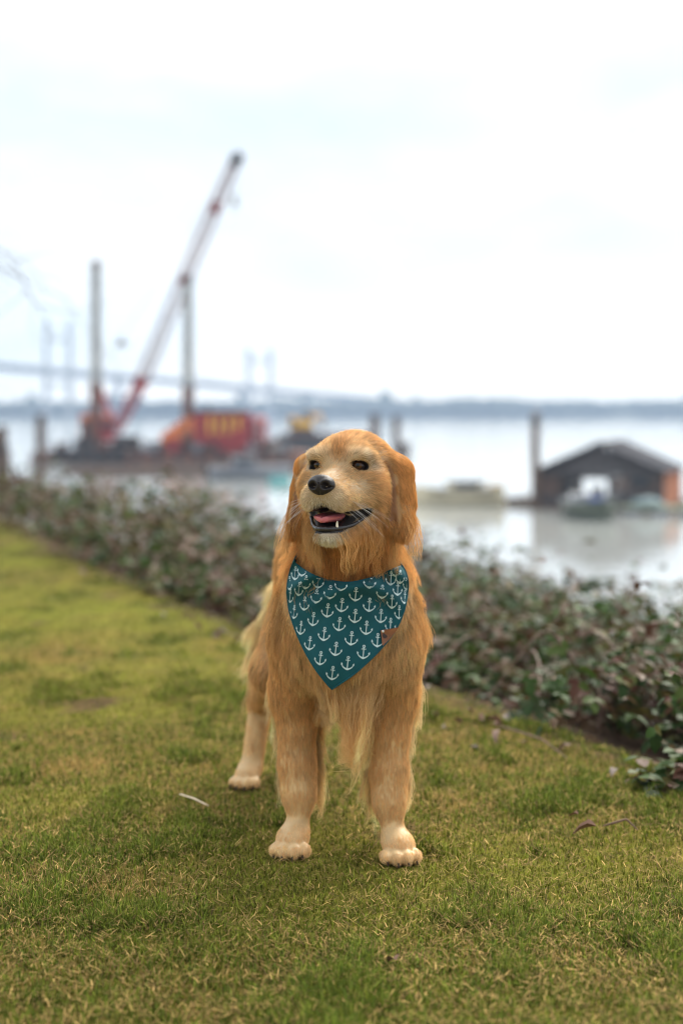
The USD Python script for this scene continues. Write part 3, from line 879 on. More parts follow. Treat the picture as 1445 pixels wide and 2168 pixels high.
ok = lip_dark(root, rn) < 0.25
ok &= np.linalg.norm((root - H(0, 0.1545, -0.0220)) / 1.0, axis=1) > 0.0185
for e, d in zip(EYES, EYE_DIR):
    ok &= np.linalg.norm(root - (e + d * (EYE_R + 0.001)), axis=1) > 0.0108
root, rn = root[ok], rn[ok]
kw_, flow = kind_weights(root)
par = np.array([[KINDS[k][0], KINDS[k][1], KINDS[k][2], KINDS[k][4]] for k in KNAMES])
pw = kw_ @ par
length, lift, grav, clump = pw.T
color = kw_ @ kcol
hl = head_local(root)
earw = (kw_[:, KNAMES.index('ear_l')] + kw_[:, KNAMES.index('ear_r')])[:, None]
flow = flow + earw * 0.45 * HR * np.sign(hl[:, :1])
for c, lo, d in ((CUT[0], 0.40, 0.010), (CUT[1], 0.40, 0.010), (CUT[2], 0.25, 0.010), (CUT[3], 0.25, 0.010), (CUT[4], 0.25, 0.010), *((c, 0.6, 0.010) for c in GROOVES)):
    length = length * np.clip(prim_sdf(c, root) / d, lo, 1)
flow = flow - (flow * rn).sum(1, keepdims=True) * rn
flow = unit(flow)

# ---- the bandana's drape: how far the chest reaches towards the front at (x, z)
BODY_KINDS = ('body', 'chest', 'belly', 'shoulder', 'neck', 'throat', 'upper')
trunk = [pr for pr in PR if pr[3] in BODY_KINDS]


def trunk_sdf(p):
    d = None
    for pr in trunk:
        e = prim_sdf(pr, p)
        d = e if d is None else smin(d, e, pr[2])
    return d


gx, gz, gy = np.linspace(-0.17, 0.19, 73), np.linspace(0.27, 0.68, 83), np.linspace(2.48, 2.90, 64)
G = np.stack(np.meshgrid(gx, gz, gy, indexing='ij'), -1)
gd = trunk_sdf(G[..., [0, 2, 1]].reshape(-1, 3)).reshape(G.shape[:3]) - 0.024
inside = gd < 0
first = np.where(inside.any(2), np.argmax(inside, 2), len(gy) - 1)
i0 = np.clip(first - 1, 0, len(gy) - 2)
da, db = np.take_along_axis(gd, i0[..., None], 2)[..., 0], np.take_along_axis(gd, (i0 + 1)[..., None], 2)[..., 0]
FRONT = gy[i0] + np.where(inside.any(2), np.clip(da / (da - db + 1e-9), 0, 1), 1) * (gy[1] - gy[0])
FRONT = gaussian_filter(np.minimum(FRONT, 2.80), 2.0)


def front_y(x, z):
    return map_coordinates(FRONT, [(x - gx[0]) / (gx[1] - gx[0]), (z - gz[0]) / (gz[1] - gz[0])], order=1, mode='nearest')


def drape(px, py, off=0.0):
    """The point of the cloth that the photograph shows at (px, py), off metres towards the front."""
    px, py = np.asarray(px, float), np.asarray(py, float)
    y = np.full(px.shape, 2.58)
    for _ in range(12):
        x, z = (px - CX) / PXF * y, CAM_Z - (py - HZ) / PXF * y
        y = 0.5 * y + 0.5 * front_y(x, z)
    fold = 0.0125 * np.sin(py / 11.0 + 2.2 * np.sin(px / 55.0) - (px - 735) ** 2 / 5200.0) * np.exp(-((py - 1215) / 55.0) ** 2) + 0.003 * np.sin(px / 24.0 + py / 60.0)
    fold = fold + 0.0050 * np.sin((px - 690) / 17.0 - (py - 1200) / 45.0) * np.clip((px - 760) / 60.0, 0, 1)
    y = y - fold - off
    return np.stack([(px - CX) / PXF * y, y, CAM_Z - (py - HZ) / PXF * y], -1)


def spline(pts, n):
    pts = np.asarray(pts, float)
    d = np.concatenate([[0], np.cumsum(np.linalg.norm(np.diff(pts, axis=0), axis=1))])
    s = np.linspace(0, d[-1], n)
    from scipy.interpolate import PchipInterpolator
    return np.stack([PchipInterpolator(d, pts[:, k])(s) for k in range(2)], 1)


TOPC = [(621, 1186), (640, 1203), (668, 1219), (700, 1229), (735, 1233), (775, 1226), (812, 1213), (836, 1202), (851, 1196)]
LEFTC = [(621, 1186), (611, 1215), (606, 1250), (609, 1285), (622, 1330), (640, 1372), (664, 1414), (690, 1448), (702, 1461)]
RIGHTC = [(702, 1461), (716, 1452), (748, 1430), (778, 1404), (806, 1376), (832, 1344), (851, 1308), (862, 1268), (865, 1236), (860, 1212), (851, 1196)]
BAND_POLY = Polygon(np.vstack([TOPC, RIGHTC[::-1][1:], LEFTC[::-1][1:-1]]))
nu, nv = 97, 49
top = spline(TOPC, nu)
bot = np.vstack([spline(LEFTC, nu // 2 + 1), spline(RIGHTC, nu // 2 + 1)[1:]])

# ---- lay the coat down
nearb = (root[:, 1] < 2.80) & (root[:, 2] > 0.28) & (root[:, 2] < 0.66)
rpx = np.stack([root[:, 0] / root[:, 1] * PXF + CX, HZ - (root[:, 2] - CAM_Z) / root[:, 1] * PXF], 1)
inner = shapely.contains_xy(BAND_POLY.buffer(-13), rpx[:, 0], rpx[:, 1]) & nearb & (rn[:, 1] < 0.2)
edge = shapely.contains_xy(BAND_POLY.buffer(8), rpx[:, 0], rpx[:, 1]) & nearb & (rn[:, 1] < 0.2) & (rpx[:, 1] > 1215)
keep = ~inner
length = np.where(edge, np.minimum(length, 0.030), length)
lift = np.where(edge, 0.15, lift)
root, rn, kw_, length, lift, grav, clump, color, flow = (a[keep] for a in (root, rn, kw_, length, lift, grav, clump, color, flow))


def recolor(root, color):
    h = head_local(root)
    on_head = (np.abs(h[:, 0]) < 0.07) & (h[:, 1] > 0.0) & (h[:, 2] > -0.13)
    def blend(mask, c):
        m = (np.clip(mask, 0, 1) * on_head)[:, None]
        return color * (1 - m) + m * np.array(c)
    # pale muzzle tip and chin, white lashes and brows, orange forehead and bridge
    d = np.sqrt((h[:, 0] / 0.032) ** 2 + ((h[:, 1] - 0.152) / 0.034) ** 2 + ((h[:, 2] + 0.052) / 0.028) ** 2)
    color = blend(1.45 - d, (0.80, 0.71, 0.57))
    d = np.sqrt((h[:, 0] / 0.025) ** 2 + ((h[:, 1] - 0.118) / 0.03) ** 2 + ((h[:, 2] + 0.112) / 0.018) ** 2)
    color = blend(1.6 - d, (0.84, 0.77, 0.63))
    for s in (-1, 1):
        d = np.sqrt(((h[:, 0] - 0.033 * s) / 0.020) ** 2 + ((h[:, 2] - 0.031) / 0.010) ** 2)
        color = blend(0.75 * (1.5 - d), (0.82, 0.66, 0.45))
        d = np.sqrt(((np.abs(h[:, 0] - 0.054 * s) + 0.0 * s) / 0.010) ** 2 + ((h[:, 2] - 0.020 + (h[:, 0] * s - 0.054) * 1.2) / 0.012) ** 2)
        color = blend(0.9 * (1.5 - d), (0.85, 0.72, 0.55))
        d = np.sqrt(((h[:, 0] - 0.014 * s) / 0.010) ** 2 + ((h[:, 2] - 0.014 - 0.0) / 0.022) ** 2)
        color = blend(0.35 * (1.4 - d), (0.83, 0.68, 0.50))
    d = np.sqrt((h[:, 0] / 0.014) ** 2 + ((h[:, 2] - 0.045) / 0.035) ** 2)
    color = blend(0.5 * (1.5 - d), (0.60, 0.30, 0.10))
    d = np.sqrt((h[:, 0] / 0.022) ** 2 + ((h[:, 1] - 0.125) / 0.030) ** 2 + ((h[:, 2] - 0.004) / 0.012) ** 2)
    color = blend(0.8 * (1.4 - d), (0.52, 0.25, 0.10))
    return color


color = recolor(root, color)
length = length * (1 - kw_[:, KNAMES.index('thigh')] * (1 - np.interp(root[:, 2], [0.15, 0.34], [0.35, 1.0])))
legw = kw_[:, [KNAMES.index(k) for k in ('upper', 'fore', 'shank', 'paw')]].sum(1)[:, None]
zz_l = np.clip((root[:, 2:3] - 0.03) / 0.30, 0, 1)
legc = np.array([0.87, 0.575, 0.285]) * (1 - zz_l) + zz_l * np.array([0.77, 0.455, 0.18])
color = color * (1 - legw) + legw * legc
length = length * (1 - legw[:, 0]) + legw[:, 0] * np.interp(root[:, 2], [0.0, 0.05, 0.12, 0.34], [0.010, 0.012, 0.014, 0.028])
hl = head_local(root)
onh = ((np.abs(hl[:, 0]) < 0.09) & (hl[:, 1] > -0.03) & (hl[:, 2] > -0.10))[:, None]
streak = meshkit.fbm(np.stack([hl[:, 0] * 190, hl[:, 1] * 45, hl[:, 2] * 130], 1), 3, 61)[:, None]
color = np.where(onh, color * (0.72 + 0.56 * streak) * np.array([1.0, 0.97, 0.94]) ** (2 - 4 * streak), color)
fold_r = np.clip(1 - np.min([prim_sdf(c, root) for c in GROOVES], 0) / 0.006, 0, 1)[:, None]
color = color * (1 - fold_r) + fold_r * np.array([0.42, 0.19, 0.06])  # fur darkened along the ear crease, standing in for the shade there


def lay(root, rn, flow, length, lift, grav, clump, color, K, r, wid=0.00036, per=14, frizz=0.10, tip=1.18, rootdark=0.50):
    """Strands from their roots along the coat's flow, drawn together into locks."""
    n = len(root)
    big = meshkit.fbm(root * 28.0, 3, 5)
    wav = np.stack([meshkit.noise(root * 45.0, s) for s in (1, 2, 3)], 1) - 0.5
    length = length * (0.72 + 0.45 * r.random(n)) * (0.82 + 0.36 * big)
    fl = unit(flow + 0.26 * wav + 0.08 * r.normal(size=(n, 3)))
    P = np.empty((n, K, 3))
    P[:, 0] = root - rn * 0.001
    step = length / (K - 1)
    ph = r.normal(size=(n, 3))
    for k in range(1, K):
        s = (k - 0.5) / (K - 1)
        d = rn * (lift * (1 - s) ** 1.3)[:, None] + fl + np.array([0, 0, -1.0]) * (grav * s * 0.9)[:, None] + frizz * ph * np.sin(3.0 * s + ph[:, :1])
        P[:, k] = P[:, k - 1] + unit(d) * step[:, None]
    m = max(n // per, 1)
    g = r.choice(n, m, replace=False)
    _, w = cKDTree(root[g]).query(root)
    gi = g[w]
    t = np.linspace(0, 1, K)[None, :, None]
    same = ((rn * rn[gi]).sum(1) > 0.3)[:, None, None]
    pull = clump[:, None, None] * (t ** 1.4) * same
    goal = P[gi] + (root - root[gi])[:, None] * (1 - 0.75 * t)
    P = P + pull * (goal - P)
    wl = np.clip((length - 0.016) / 0.03, 0, 1)[:, None]            # long coat falls in waves, each lock together
    sd = unit(np.cross(P[:, -1] - P[:, 0], rn))
    phg = r.uniform(0, 2 * np.pi, m)[w][:, None] + 0.5 * r.normal(size=(n, 1))
    am = 0.075 * length[:, None] * wl * t[:, :, 0] * (0.6 + 0.8 * r.random((m, 1)))[w]
    P = P + (am * np.sin(2 * np.pi * t[:, :, 0] * (0.7 + 14 * length[:, None]) + phg))[..., None] * sd[:, None]
    hue = (0.82 + 0.34 * meshkit.fbm(root * 40.0, 2, 9))[:, None] * (1 + (r.random((m, 1)) - 0.5) * 0.30)[w] * (1 + (r.random((m, 1))[w] - 0.5) * 0.45 * np.clip((length[:, None] - 0.02) / 0.02, 0, 1)) * (0.88 + 0.24 * r.random((n, 1)))
    c = color * hue
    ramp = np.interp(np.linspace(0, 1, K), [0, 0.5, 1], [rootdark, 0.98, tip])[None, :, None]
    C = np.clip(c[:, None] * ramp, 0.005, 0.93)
    ws = wid * np.interp(np.linspace(0, 1, K), [0, 0.5, 1], [1.0, 0.85, 0.18])[None] * (0.8 + 0.4 * r.random((n, 1)))
    return P, ws, C


fine = length < 0.02
fin = kw_.argmax(1)
partname = np.array([KINDS[k][5] for k in KNAMES])[fin]
side = np.where(partname == 'leg', np.where(root[:, 1] < 2.9, np.where(root[:, 0] > 0, 'leg_a', 'leg_b'), np.where(root[:, 0] > -0.14, 'leg_c', 'leg_d')), partname)
side = np.where(partname == 'ear_fur', np.where(head_local(root)[:, 0] > 0, 'ear_a', 'ear_b'), side)
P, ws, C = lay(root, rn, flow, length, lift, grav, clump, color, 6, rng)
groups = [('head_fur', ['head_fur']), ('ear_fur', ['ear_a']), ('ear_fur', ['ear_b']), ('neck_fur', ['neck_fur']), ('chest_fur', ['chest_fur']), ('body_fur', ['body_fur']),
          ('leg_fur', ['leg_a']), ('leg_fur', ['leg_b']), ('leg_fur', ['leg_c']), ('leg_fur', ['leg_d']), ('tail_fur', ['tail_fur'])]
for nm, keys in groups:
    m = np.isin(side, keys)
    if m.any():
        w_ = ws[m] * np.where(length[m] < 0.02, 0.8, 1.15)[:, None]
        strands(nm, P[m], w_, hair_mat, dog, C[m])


def pass_on(name, mask, n, L, lf, gv, cl, col, fdir, seed, K=9, wid=0.00045, per=22, frizz=0.16, rootdark=0.75):
    r = np.random.default_rng(seed)
    ids = np.nonzero(mask)[0]
    if not len(ids):
        return
    fi = r.choice(ids, n, p=area[ids] / area[ids].sum())
    u_, v_ = r.random(n), r.random(n)
    su = np.sqrt(u_)
    bc = np.stack([1 - su, su * (1 - v_), su * v_], 1)
    ro = (tri[fi] * bc[..., None]).sum(1)
    no = nrm[fi]
    q_ = np.stack([ro[:, 0] / ro[:, 1] * PXF + CX, HZ - (ro[:, 2] - CAM_Z) / ro[:, 1] * PXF], 1)
    free = ~(shapely.contains_xy(BAND_POLY.buffer(6), q_[:, 0], q_[:, 1]) & (ro[:, 1] < 2.80) & (no[:, 1] < 0.3) & (q_[:, 1] > 1190))
    if name in ('neck_feathering', 'ruff_tuft'):
        ro, no = ro[free], no[free]
        n = len(ro)
    fd = np.broadcast_to(np.asarray(fdir, float), (n, 3))
    fd = unit(fd - 0.6 * (fd * no).sum(1, keepdims=True) * no)
    Ls = r.uniform(L[0], L[1], n)
    one = np.ones(n)
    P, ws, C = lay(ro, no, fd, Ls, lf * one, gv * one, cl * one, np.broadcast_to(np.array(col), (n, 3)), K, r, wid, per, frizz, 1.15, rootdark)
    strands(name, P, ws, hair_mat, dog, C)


cx_, cy_, cz_ = cent.T
front = cy_ < 2.80
pass_on('chest_feathering', front & (cz_ > 0.285) & (cz_ < 0.335) & (np.abs(cx_ - 0.022) < 0.030) & (nrm[:, 1] < -0.05), 1100, (0.10, 0.23), 0.30, 1.2, 0.93, (0.80, 0.54, 0.255), (0.08, 0, -1), 21, per=75, frizz=0.35)
pass_on('chest_feathering', front & (cz_ > 0.285) & (cz_ < 0.35) & (np.abs(cx_ - 0.014) < 0.065) & (nrm[:, 1] < 0.1), 1200, (0.05, 0.10), 0.28, 1.2, 0.9, (0.80, 0.56, 0.28), (0, 0, -1), 22, per=60, frizz=0.3)
for s, cx0 in ((1, 0.094), (-1, -0.085)):
    leg = (np.abs(cx_ - cx0) < 0.06) & (cy_ < 2.83) & (cz_ > 0.12) & (cz_ < 0.34) & (nrm[:, 1] > 0.25)
    pass_on('leg_feathering', leg, 3000, (0.06, 0.115), 0.40, 1.1, 0.75, (0.84, 0.62, 0.32), (0, 0.40, -1), 30 + s, per=40)
    pass_on('leg_feathering', leg & (nrm[:, 0] * -s > 0.1), 1500, (0.06, 0.11), 0.45, 1.0, 0.75, (0.82, 0.60, 0.30), (-0.45 * s, 0.3, -1), 33 + s, per=40)
    pass_on('leg_feathering', leg & (nrm[:, 0] * s > 0.1), 1100, (0.05, 0.09), 0.40, 1.0, 0.75, (0.84, 0.64, 0.35), (0.30 * s, 0.3, -1), 36 + s, per=40)
pass_on('neck_feathering', (cz_ > 0.44) & (cz_ < 0.66) & (cy_ < 2.80) & (np.abs(nrm[:, 0]) > 0.55), 6500, (0.05, 0.085), 0.62, 0.5, 0.75, (0.68, 0.39, 0.15), (0, 0.1, -1), 41, per=30)
for s in (-1, 1):
    pass_on('ruff_tuft', (cz_ > 0.50) & (cz_ < 0.605) & (cy_ < 2.78) & (chl[:, 1] < 0.0) & (nrm[:, 0] * s > 0.55), 1300, (0.04, 0.075), 0.45, 0.35, 0.85, (0.72, 0.39, 0.14), (0.75 * s, 0.0, -0.75), 60 + s, per=45, frizz=0.25)
pass_on('thigh_feathering', (cy_ > 3.0) & (cz_ > 0.17) & (cz_ < 0.45) & (nrm[:, 1] > 0.1), 4200, (0.05, 0.09), 0.40, 1.0, 0.75, (0.72, 0.48, 0.23), (-0.1, 0.4, -1), 42, per=35)
for nm, s in (('ear_feathering', 1), ('ear_feathering', -1)):
    pass_on(nm, (chl[:, 0] * s > 0.075) & (chl[:, 2] < -0.078) & (chl[:, 2] > -0.15), 1500, (0.010, 0.022), 0.35, 0.9, 0.6, (0.64, 0.35, 0.13), (0.1 * s, 0, -1), 50 + s, K=6, wid=0.00036)
r = np.random.default_rng(3)
wh = []
for s in (-1, 1):
    for k in range(13):
        a = H((0.022 + 0.010 * r.random()) * s, 0.10 + 0.035 * r.random(), -0.040 - 0.018 * r.random())
        d = unit(HR * s * (0.8 + 0.3 * r.random()) - HF * (0.5 * r.random()) - HU * (0.05 + 0.5 * r.random()))
        L_ = 0.05 + 0.05 * r.random()
        t = np.linspace(0, 1, 8)[:, None]
        wh.append(a + d * L_ * t + np.array([0, 0, -0.022]) * t ** 2 - HF * 0.014 * t ** 2)
wh = np.array(wh)
for one in wh:
    strands('whisker', one[None], 0.00040 * np.linspace(1, 0.25, 8)[None], hair_mat, dog, np.full((1, 8, 3), 0.85))

# ---------------------------------------------------------------- bandana
bandana = thing('bandana', 'teal bandana printed with white anchors, tied round the dog\'s neck', 'bandana')
cloth_mat = usdkit.material(stage, '/World/Looks/bandana_cloth', {
    'tc': ('texture_coordinate', {}), 'n': ('noise_texture', {'scale': 26.0, 'detail': 5.0}), 'r': ('rgb_ramp', {'ramp': [(0.3, (0.0035, 0.058, 0.074)), (0.7, (0.0055, 0.080, 0.098))]}),
    'w1': ('wave_texture', {'scale': 420.0, 'bands_direction': 'x'}), 'w2': ('wave_texture', {'scale': 420.0, 'bands_direction': 'z'}),
    'ad': ('mix', {'mix_type': 'add', 'fac': 1.0}), 'b': ('bump', {'strength': 0.25, 'distance': 0.0004}),
    'p': ('principled_bsdf', {'roughness': 0.72, 'sheen_weight': 0.06, 'sheen_tint': (0.3, 0.7, 0.75), 'specular_ior_level': 0.25})},
    [('tc.object', 'n.vector'), ('n.fac', 'r.fac'), ('r.color', 'p.base_color'), ('tc.object', 'w1.vector'), ('tc.object', 'w2.vector'),
     ('w1.color', 'ad.color1'), ('w2.color', 'ad.color2'), ('ad.color', 'b.height'), ('b.normal', 'p.normal')], surface='p.BSDF')
print_mat = mat('bandana_print', (0.50, 0.62, 0.63), rough=0.75, spread=0.08, scale=60, spec=0.2)
tv = np.linspace(0, 1, nv)
gpx = top[None] * (1 - tv[:, None, None]) + bot[None] * tv[:, None, None]
front_l = drape(gpx[..., 0], gpx[..., 1], 0.0009)
roll = 0.010 * np.exp(-(tv / 0.05) ** 2)[:, None] * np.sin(np.linspace(0, np.pi, nu))[None] ** 0.5
front_l[..., 1] += roll
back_l = drape(gpx[..., 0], gpx[..., 1], -0.0009)
back_l[..., 1] += roll
V = np.vstack([front_l.reshape(-1, 3), back_l.reshape(-1, 3)])
N0 = nu * nv
F = []
for i in range(nv - 1):
    for j in range(nu - 1):
        a = i * nu + j
        F += [[a, a + nu, a + nu + 1], [a, a + nu + 1, a + 1], [N0 + a, N0 + a + nu + 1, N0 + a + nu], [N0 + a, N0 + a + 1, N0 + a + nu + 1]]
for i in (0, nv - 1):
    for j in range(nu - 1):
        a = i * nu + j
        q = [[a, a + 1, N0 + a + 1], [a, N0 + a + 1, N0 + a]]
        F += q if i == 0 else [t[::-1] for t in q]
obj('cloth', (V, np.array(F)), cloth_mat, bandana, smooth=60)
hem_px = np.vstack([spline(LEFTC, 60), spline(RIGHTC, 60)[1:]])
cen = np.array([728, 1300.0])
hem_in = hem_px + 1.5 * unit(cen - hem_px)
obj('hem', tube(drape(hem_in[:, 0], hem_in[:, 1], 0.0008), 0.0017, 6), cloth_mat, bandana, smooth=True)
# the tied band round the back of the neck
ends = drape(np.array([622., 850.]), np.array([1189., 1199.]), 0.0)
ang = np.linspace(0, np.pi, 40)
mid = (ends[0] + ends[1]) / 2
half = (ends[1] - ends[0]) / 2
ring = np.array([mid - half * math.cos(a) * (1 - 0.12 * math.sin(a)) + np.array([0, 0.25, 0.015]) * math.sin(a) for a in ang])
hgt = 0.004 + 0.018 * np.sin(ang)
nrm_r = unit(ring - (mid + np.array([0, 0.11, 0.04])))
upv = unit(np.array([0, -0.3, 1.0]))
rows = [ring + upv * (hgt * s)[:, None] + nrm_r * o for s, o in ((-1, 0.001), (1, 0.001), (1, -0.001), (-1, -0.001))]
V = np.stack(rows, 1).reshape(-1, 3)
F = []
for i in range(len(ring) - 1):
    for k in range(4):
        a, b = i * 4 + k, i * 4 + (k + 1) % 4
        F += [[a, b, b + 4], [a, b + 4, a + 4]]
obj('neck_band', (V, np.array(F)), cloth_mat, bandana, smooth=40)


def anchor_shape():
    ring_ = Point(0, 0.415).buffer(0.105, 16).difference(Point(0, 0.415).buffer(0.058, 16))
    shank = shapely.box(-0.030, -0.42, 0.030, 0.325)
    stock = shapely.box(-0.165, 0.195, 0.165, 0.245)
    a = np.linspace(math.radians(198), math.radians(342), 25)
    outer = np.stack([0.455 * np.cos(a), 0.02 + 0.47 * np.sin(a) - 0.05 * np.exp(-((a - 1.5 * math.pi) / 0.3) ** 2)], 1)
    inn = np.stack([0.435 * np.cos(a), 0.02 + 0.37 * np.sin(a)], 1)
    arms = Polygon(np.vstack([outer, inn[::-1]]))
    barb = [Polygon([(0.455 * s, 0.03), (0.475 * s, -0.155), (0.335 * s, -0.10)]) for s in (-1, 1)]
    return unary_union([ring_, shank, stock, arms, *barb]).buffer(0.004)


ANCHOR = anchor_shape()
AV, AF = trimesh.creation.triangulate_polygon(ANCHOR.segmentize(0.08), engine='earcut')
AV = np.asarray(AV)
# rim of the printed shape, for its thickness
SPOTS = [(545, 1010), (668, 930), (795, 840), (908, 745), (448, 890), (572, 815), (697, 730), (818, 645), (362, 770), (478, 695), (600, 615), (727, 550), (290, 645), (390, 575), (505, 505),
         (620, 462), (235, 518), (320, 450), (415, 392), (525, 358), (205, 388), (275, 333), (330, 278), (430, 272), (732, 375), (842, 460), (935, 550), (1012, 622), (615, 292), (845, 272),
         (945, 355), (1024, 435), (1082, 520), (1015, 247), (1070, 330), (1128, 398), (1090, 235), (1143, 288), (245, 205), (197, 285), (300, 175), (1053, 178)]
for qx, qy in SPOTS:
    ax, ay = 560 + qx / 3.803, 1160 + qy / 3.803
    k = (qx - 690) / 560.0
    wsc = math.sqrt(max(1 - k * k, 0.15))
    th = math.radians(6 - 4 * k)
    loc = AV * 29.5
    X = ax + (loc[:, 0] * math.cos(th) + loc[:, 1] * math.sin(th)) * wsc
    Y = ay - (-loc[:, 0] * math.sin(th) + loc[:, 1] * math.cos(th))
    if not shapely.contains_xy(BAND_POLY.buffer(-1.2), X, Y).all():
        m = shapely.contains_xy(BAND_POLY.buffer(-1.2), X, Y)
        fkeep = m[AF].all(1)
        if fkeep.sum() < 8:
            continue
        AFk = AF[fkeep]
    else:
        AFk = AF
    Pt = drape(X, Y, 0.0014)
    obj('anchor_print', (Pt, AFk[:, ::-1] if True else AFk), print_mat, bandana)
tag_mat = mat('bandana_leather', (0.23, 0.085, 0.035), rough=0.5, spread=0.3, scale=50, bump=0.0006)
dark_mat = mat('bandana_leather_print', (0.035, 0.016, 0.010), rough=0.6)
tq = np.array([(932, 664), (985, 655), (1078, 640), (1052, 676), (1005, 735), (948, 790), (940, 720)])
tp = Polygon(560 + tq[:, :1] * 0 + 0 if False else np.stack([560 + tq[:, 0] / 3.803, 1160 + tq[:, 1] / 3.803], 1))
TV, TF = trimesh.creation.triangulate_polygon(tp.segmentize(3), engine='earcut')
tf_, tb_ = drape(TV[:, 0], TV[:, 1], 0.0042), drape(TV[:, 0], TV[:, 1], 0.0012)
leather = obj('leather_tag', trimesh.Trimesh(np.vstack([tf_, tb_]), np.vstack([TF[:, ::-1], TF + len(TV)]), process=False), tag_mat, bandana)


def decal(shape, off, name, m, parent):
    v, f = trimesh.creation.triangulate_polygon(shape.segmentize(1.0), engine='earcut')
    obj(name, (drape(v[:, 0], v[:, 1], off), f[:, ::-1]), m, parent)


zx = lambda x, y: (560 + x / 3.803, 1160 + y / 3.803)
paw_shape = unary_union([Point(*zx(968, 708)).buffer(5.5), Point(*zx(990, 684)).buffer(4.2), Point(*zx(962, 688)).buffer(2.6), Point(*zx(1003, 704)).buffer(2.4)])
decal(paw_shape, 0.0047, 'paw_print', dark_mat, leather)
stud = trimesh.creation.icosphere(2, 1.0)
c0 = drape(np.array([zx(950, 673)[0]]), np.array([zx(950, 673)[1]]), 0.0045)[0]
obj('snap_stud', trimesh.Trimesh(stud.vertices * [0.0028, 0.0016, 0.0028] + c0, stud.faces), mat('bandana_stud', (0.75, 0.74, 0.70), rough=0.25, metallic=0.7), leather, smooth=True)

# ---------------------------------------------------------------- things on the river, far out of focus
red = mat('crane_red', (0.31, 0.022, 0.020), rough=0.5, spread=0.3, scale=1.2)
dred = mat('crane_dark_red', (0.30, 0.022, 0.020), rough=0.55, spread=0.3, scale=1.2)
orange = mat('orange_paint', (0.62, 0.16, 0.03), rough=0.55, spread=0.3, scale=1.0)
yellow = mat('yellow_paint', (0.70, 0.38, 0.03), rough=0.5, spread=0.25, scale=1.0)
pale_lattice = mat('lattice_paint', (0.19, 0.095, 0.085), rough=0.5, spread=0.2, scale=1.0)
steel = mat('spud_steel', (0.30, 0.30, 0.285), rough=0.6, spread=0.3, scale=0.4)
rust = mat('rust', (0.14, 0.060, 0.038), rough=0.9, spread=0.45, scale=0.8)
dark = mat('dark_iron', (0.035, 0.032, 0.032), rough=0.7, spread=0.3, scale=1.5)
wood_pile = mat('pile_timber', (0.105, 0.070, 0.052), rough=0.9, spread=0.4, scale=1.6)
grey_wood = mat('weathered_boards', (0.075, 0.068, 0.070), rough=0.9, spread=0.35, scale=1.4)
brown_wood = mat('brown_boards', (0.115, 0.078, 0.064), rough=0.9, spread=0.3, scale=1.4)
orange_wood = mat('orange_boards', (0.44, 0.17, 0.08), rough=0.85, spread=0.25, scale=1.4)
roof_m = mat('tar_roof', (0.050, 0.050, 0.058), rough=1.0, spec=0.1, spread=0.3, scale=0.9)
white_p = mat('white_paint', (0.72, 0.72, 0.70), rough=0.5, spread=0.12, scale=1.0)
cream_p = mat('cream_hull', (0.50, 0.44, 0.31), rough=0.6, spread=0.25, scale=0.9)
grey_p = mat('grey_hull', (0.20, 0.21, 0.235), rough=0.6, spread=0.25, scale=0.8)
teal_p = mat('teal_paint', (0.10, 0.33, 0.33), rough=0.6, spread=0.2, scale=1.0)
green_p = mat('green_float', (0.17, 0.19, 0.13), rough=0.9, spread=0.3, scale=0.8)
glass_m = mat('dark_window', (0.03, 0.035, 0.04), rough=0.15, spread=0.1)
skin_m = mat('figure_jacket', (0.08, 0.12, 0.35), rough=0.9, spread=0.1)
concrete = mat('bridge_concrete', (0.26, 0.27, 0.28), rough=0.9, spread=0.08, scale=0.05)
deck_m = mat('bridge_deck', (0.10, 0.11, 0.13), rough=0.9, spread=0.15, scale=0.05)


def hull(length, beam, height, sheer=0.2, n=18, m=9, draft=0.25, flare=0.25, stern=0.75):
    """Boat hull along +x (bow), keel at -draft, closed by a deck."""
    V = []
    for i in range(n):
        t = i / (n - 1)
        bw = beam / 2 * (stern + (1 - stern) * min(t / 0.35, 1)) * math.sqrt(max(1 - max((t - 0.5) / 0.5, 0) ** 2.4, 0.0008))
        top = height + sheer * (2 * t - 0.7) ** 2
        for j in range(m):
            s = j / (m - 1) * 2 - 1
            z = -draft + (top + draft) * abs(s) ** 1.7
            V.append((length * (t - 0.5) + 0.25 * length * max(t - 0.75, 0) * (abs(s) ** 1.5), bw * np.sign(s) * (1 - (1 - abs(s)) ** 2.2 * 1.0) * (1 - flare * (1 - abs(s))), z))
    F = []
    for i in range(n - 1):
        for j in range(m - 1):
            a = i * m + j
            F += [[a, a + m, a + m + 1], [a, a + m + 1, a + 1]]
    for i in range(n - 1):
        a, b = i * m, i * m + m - 1
        F += [[a, b, b + m], [a, b + m, a + m]]
    for j in range(1, m - 1):
        F.append([0, j, j + 1])
    return trimesh.Trimesh(np.array(V), np.array(F), process=False)


def wz(px, y):
    return np.array([(px - CX) / PXF * y, y, WL])


def zat(py, y):
    return CAM_Z - (py - HZ) / PXF * y


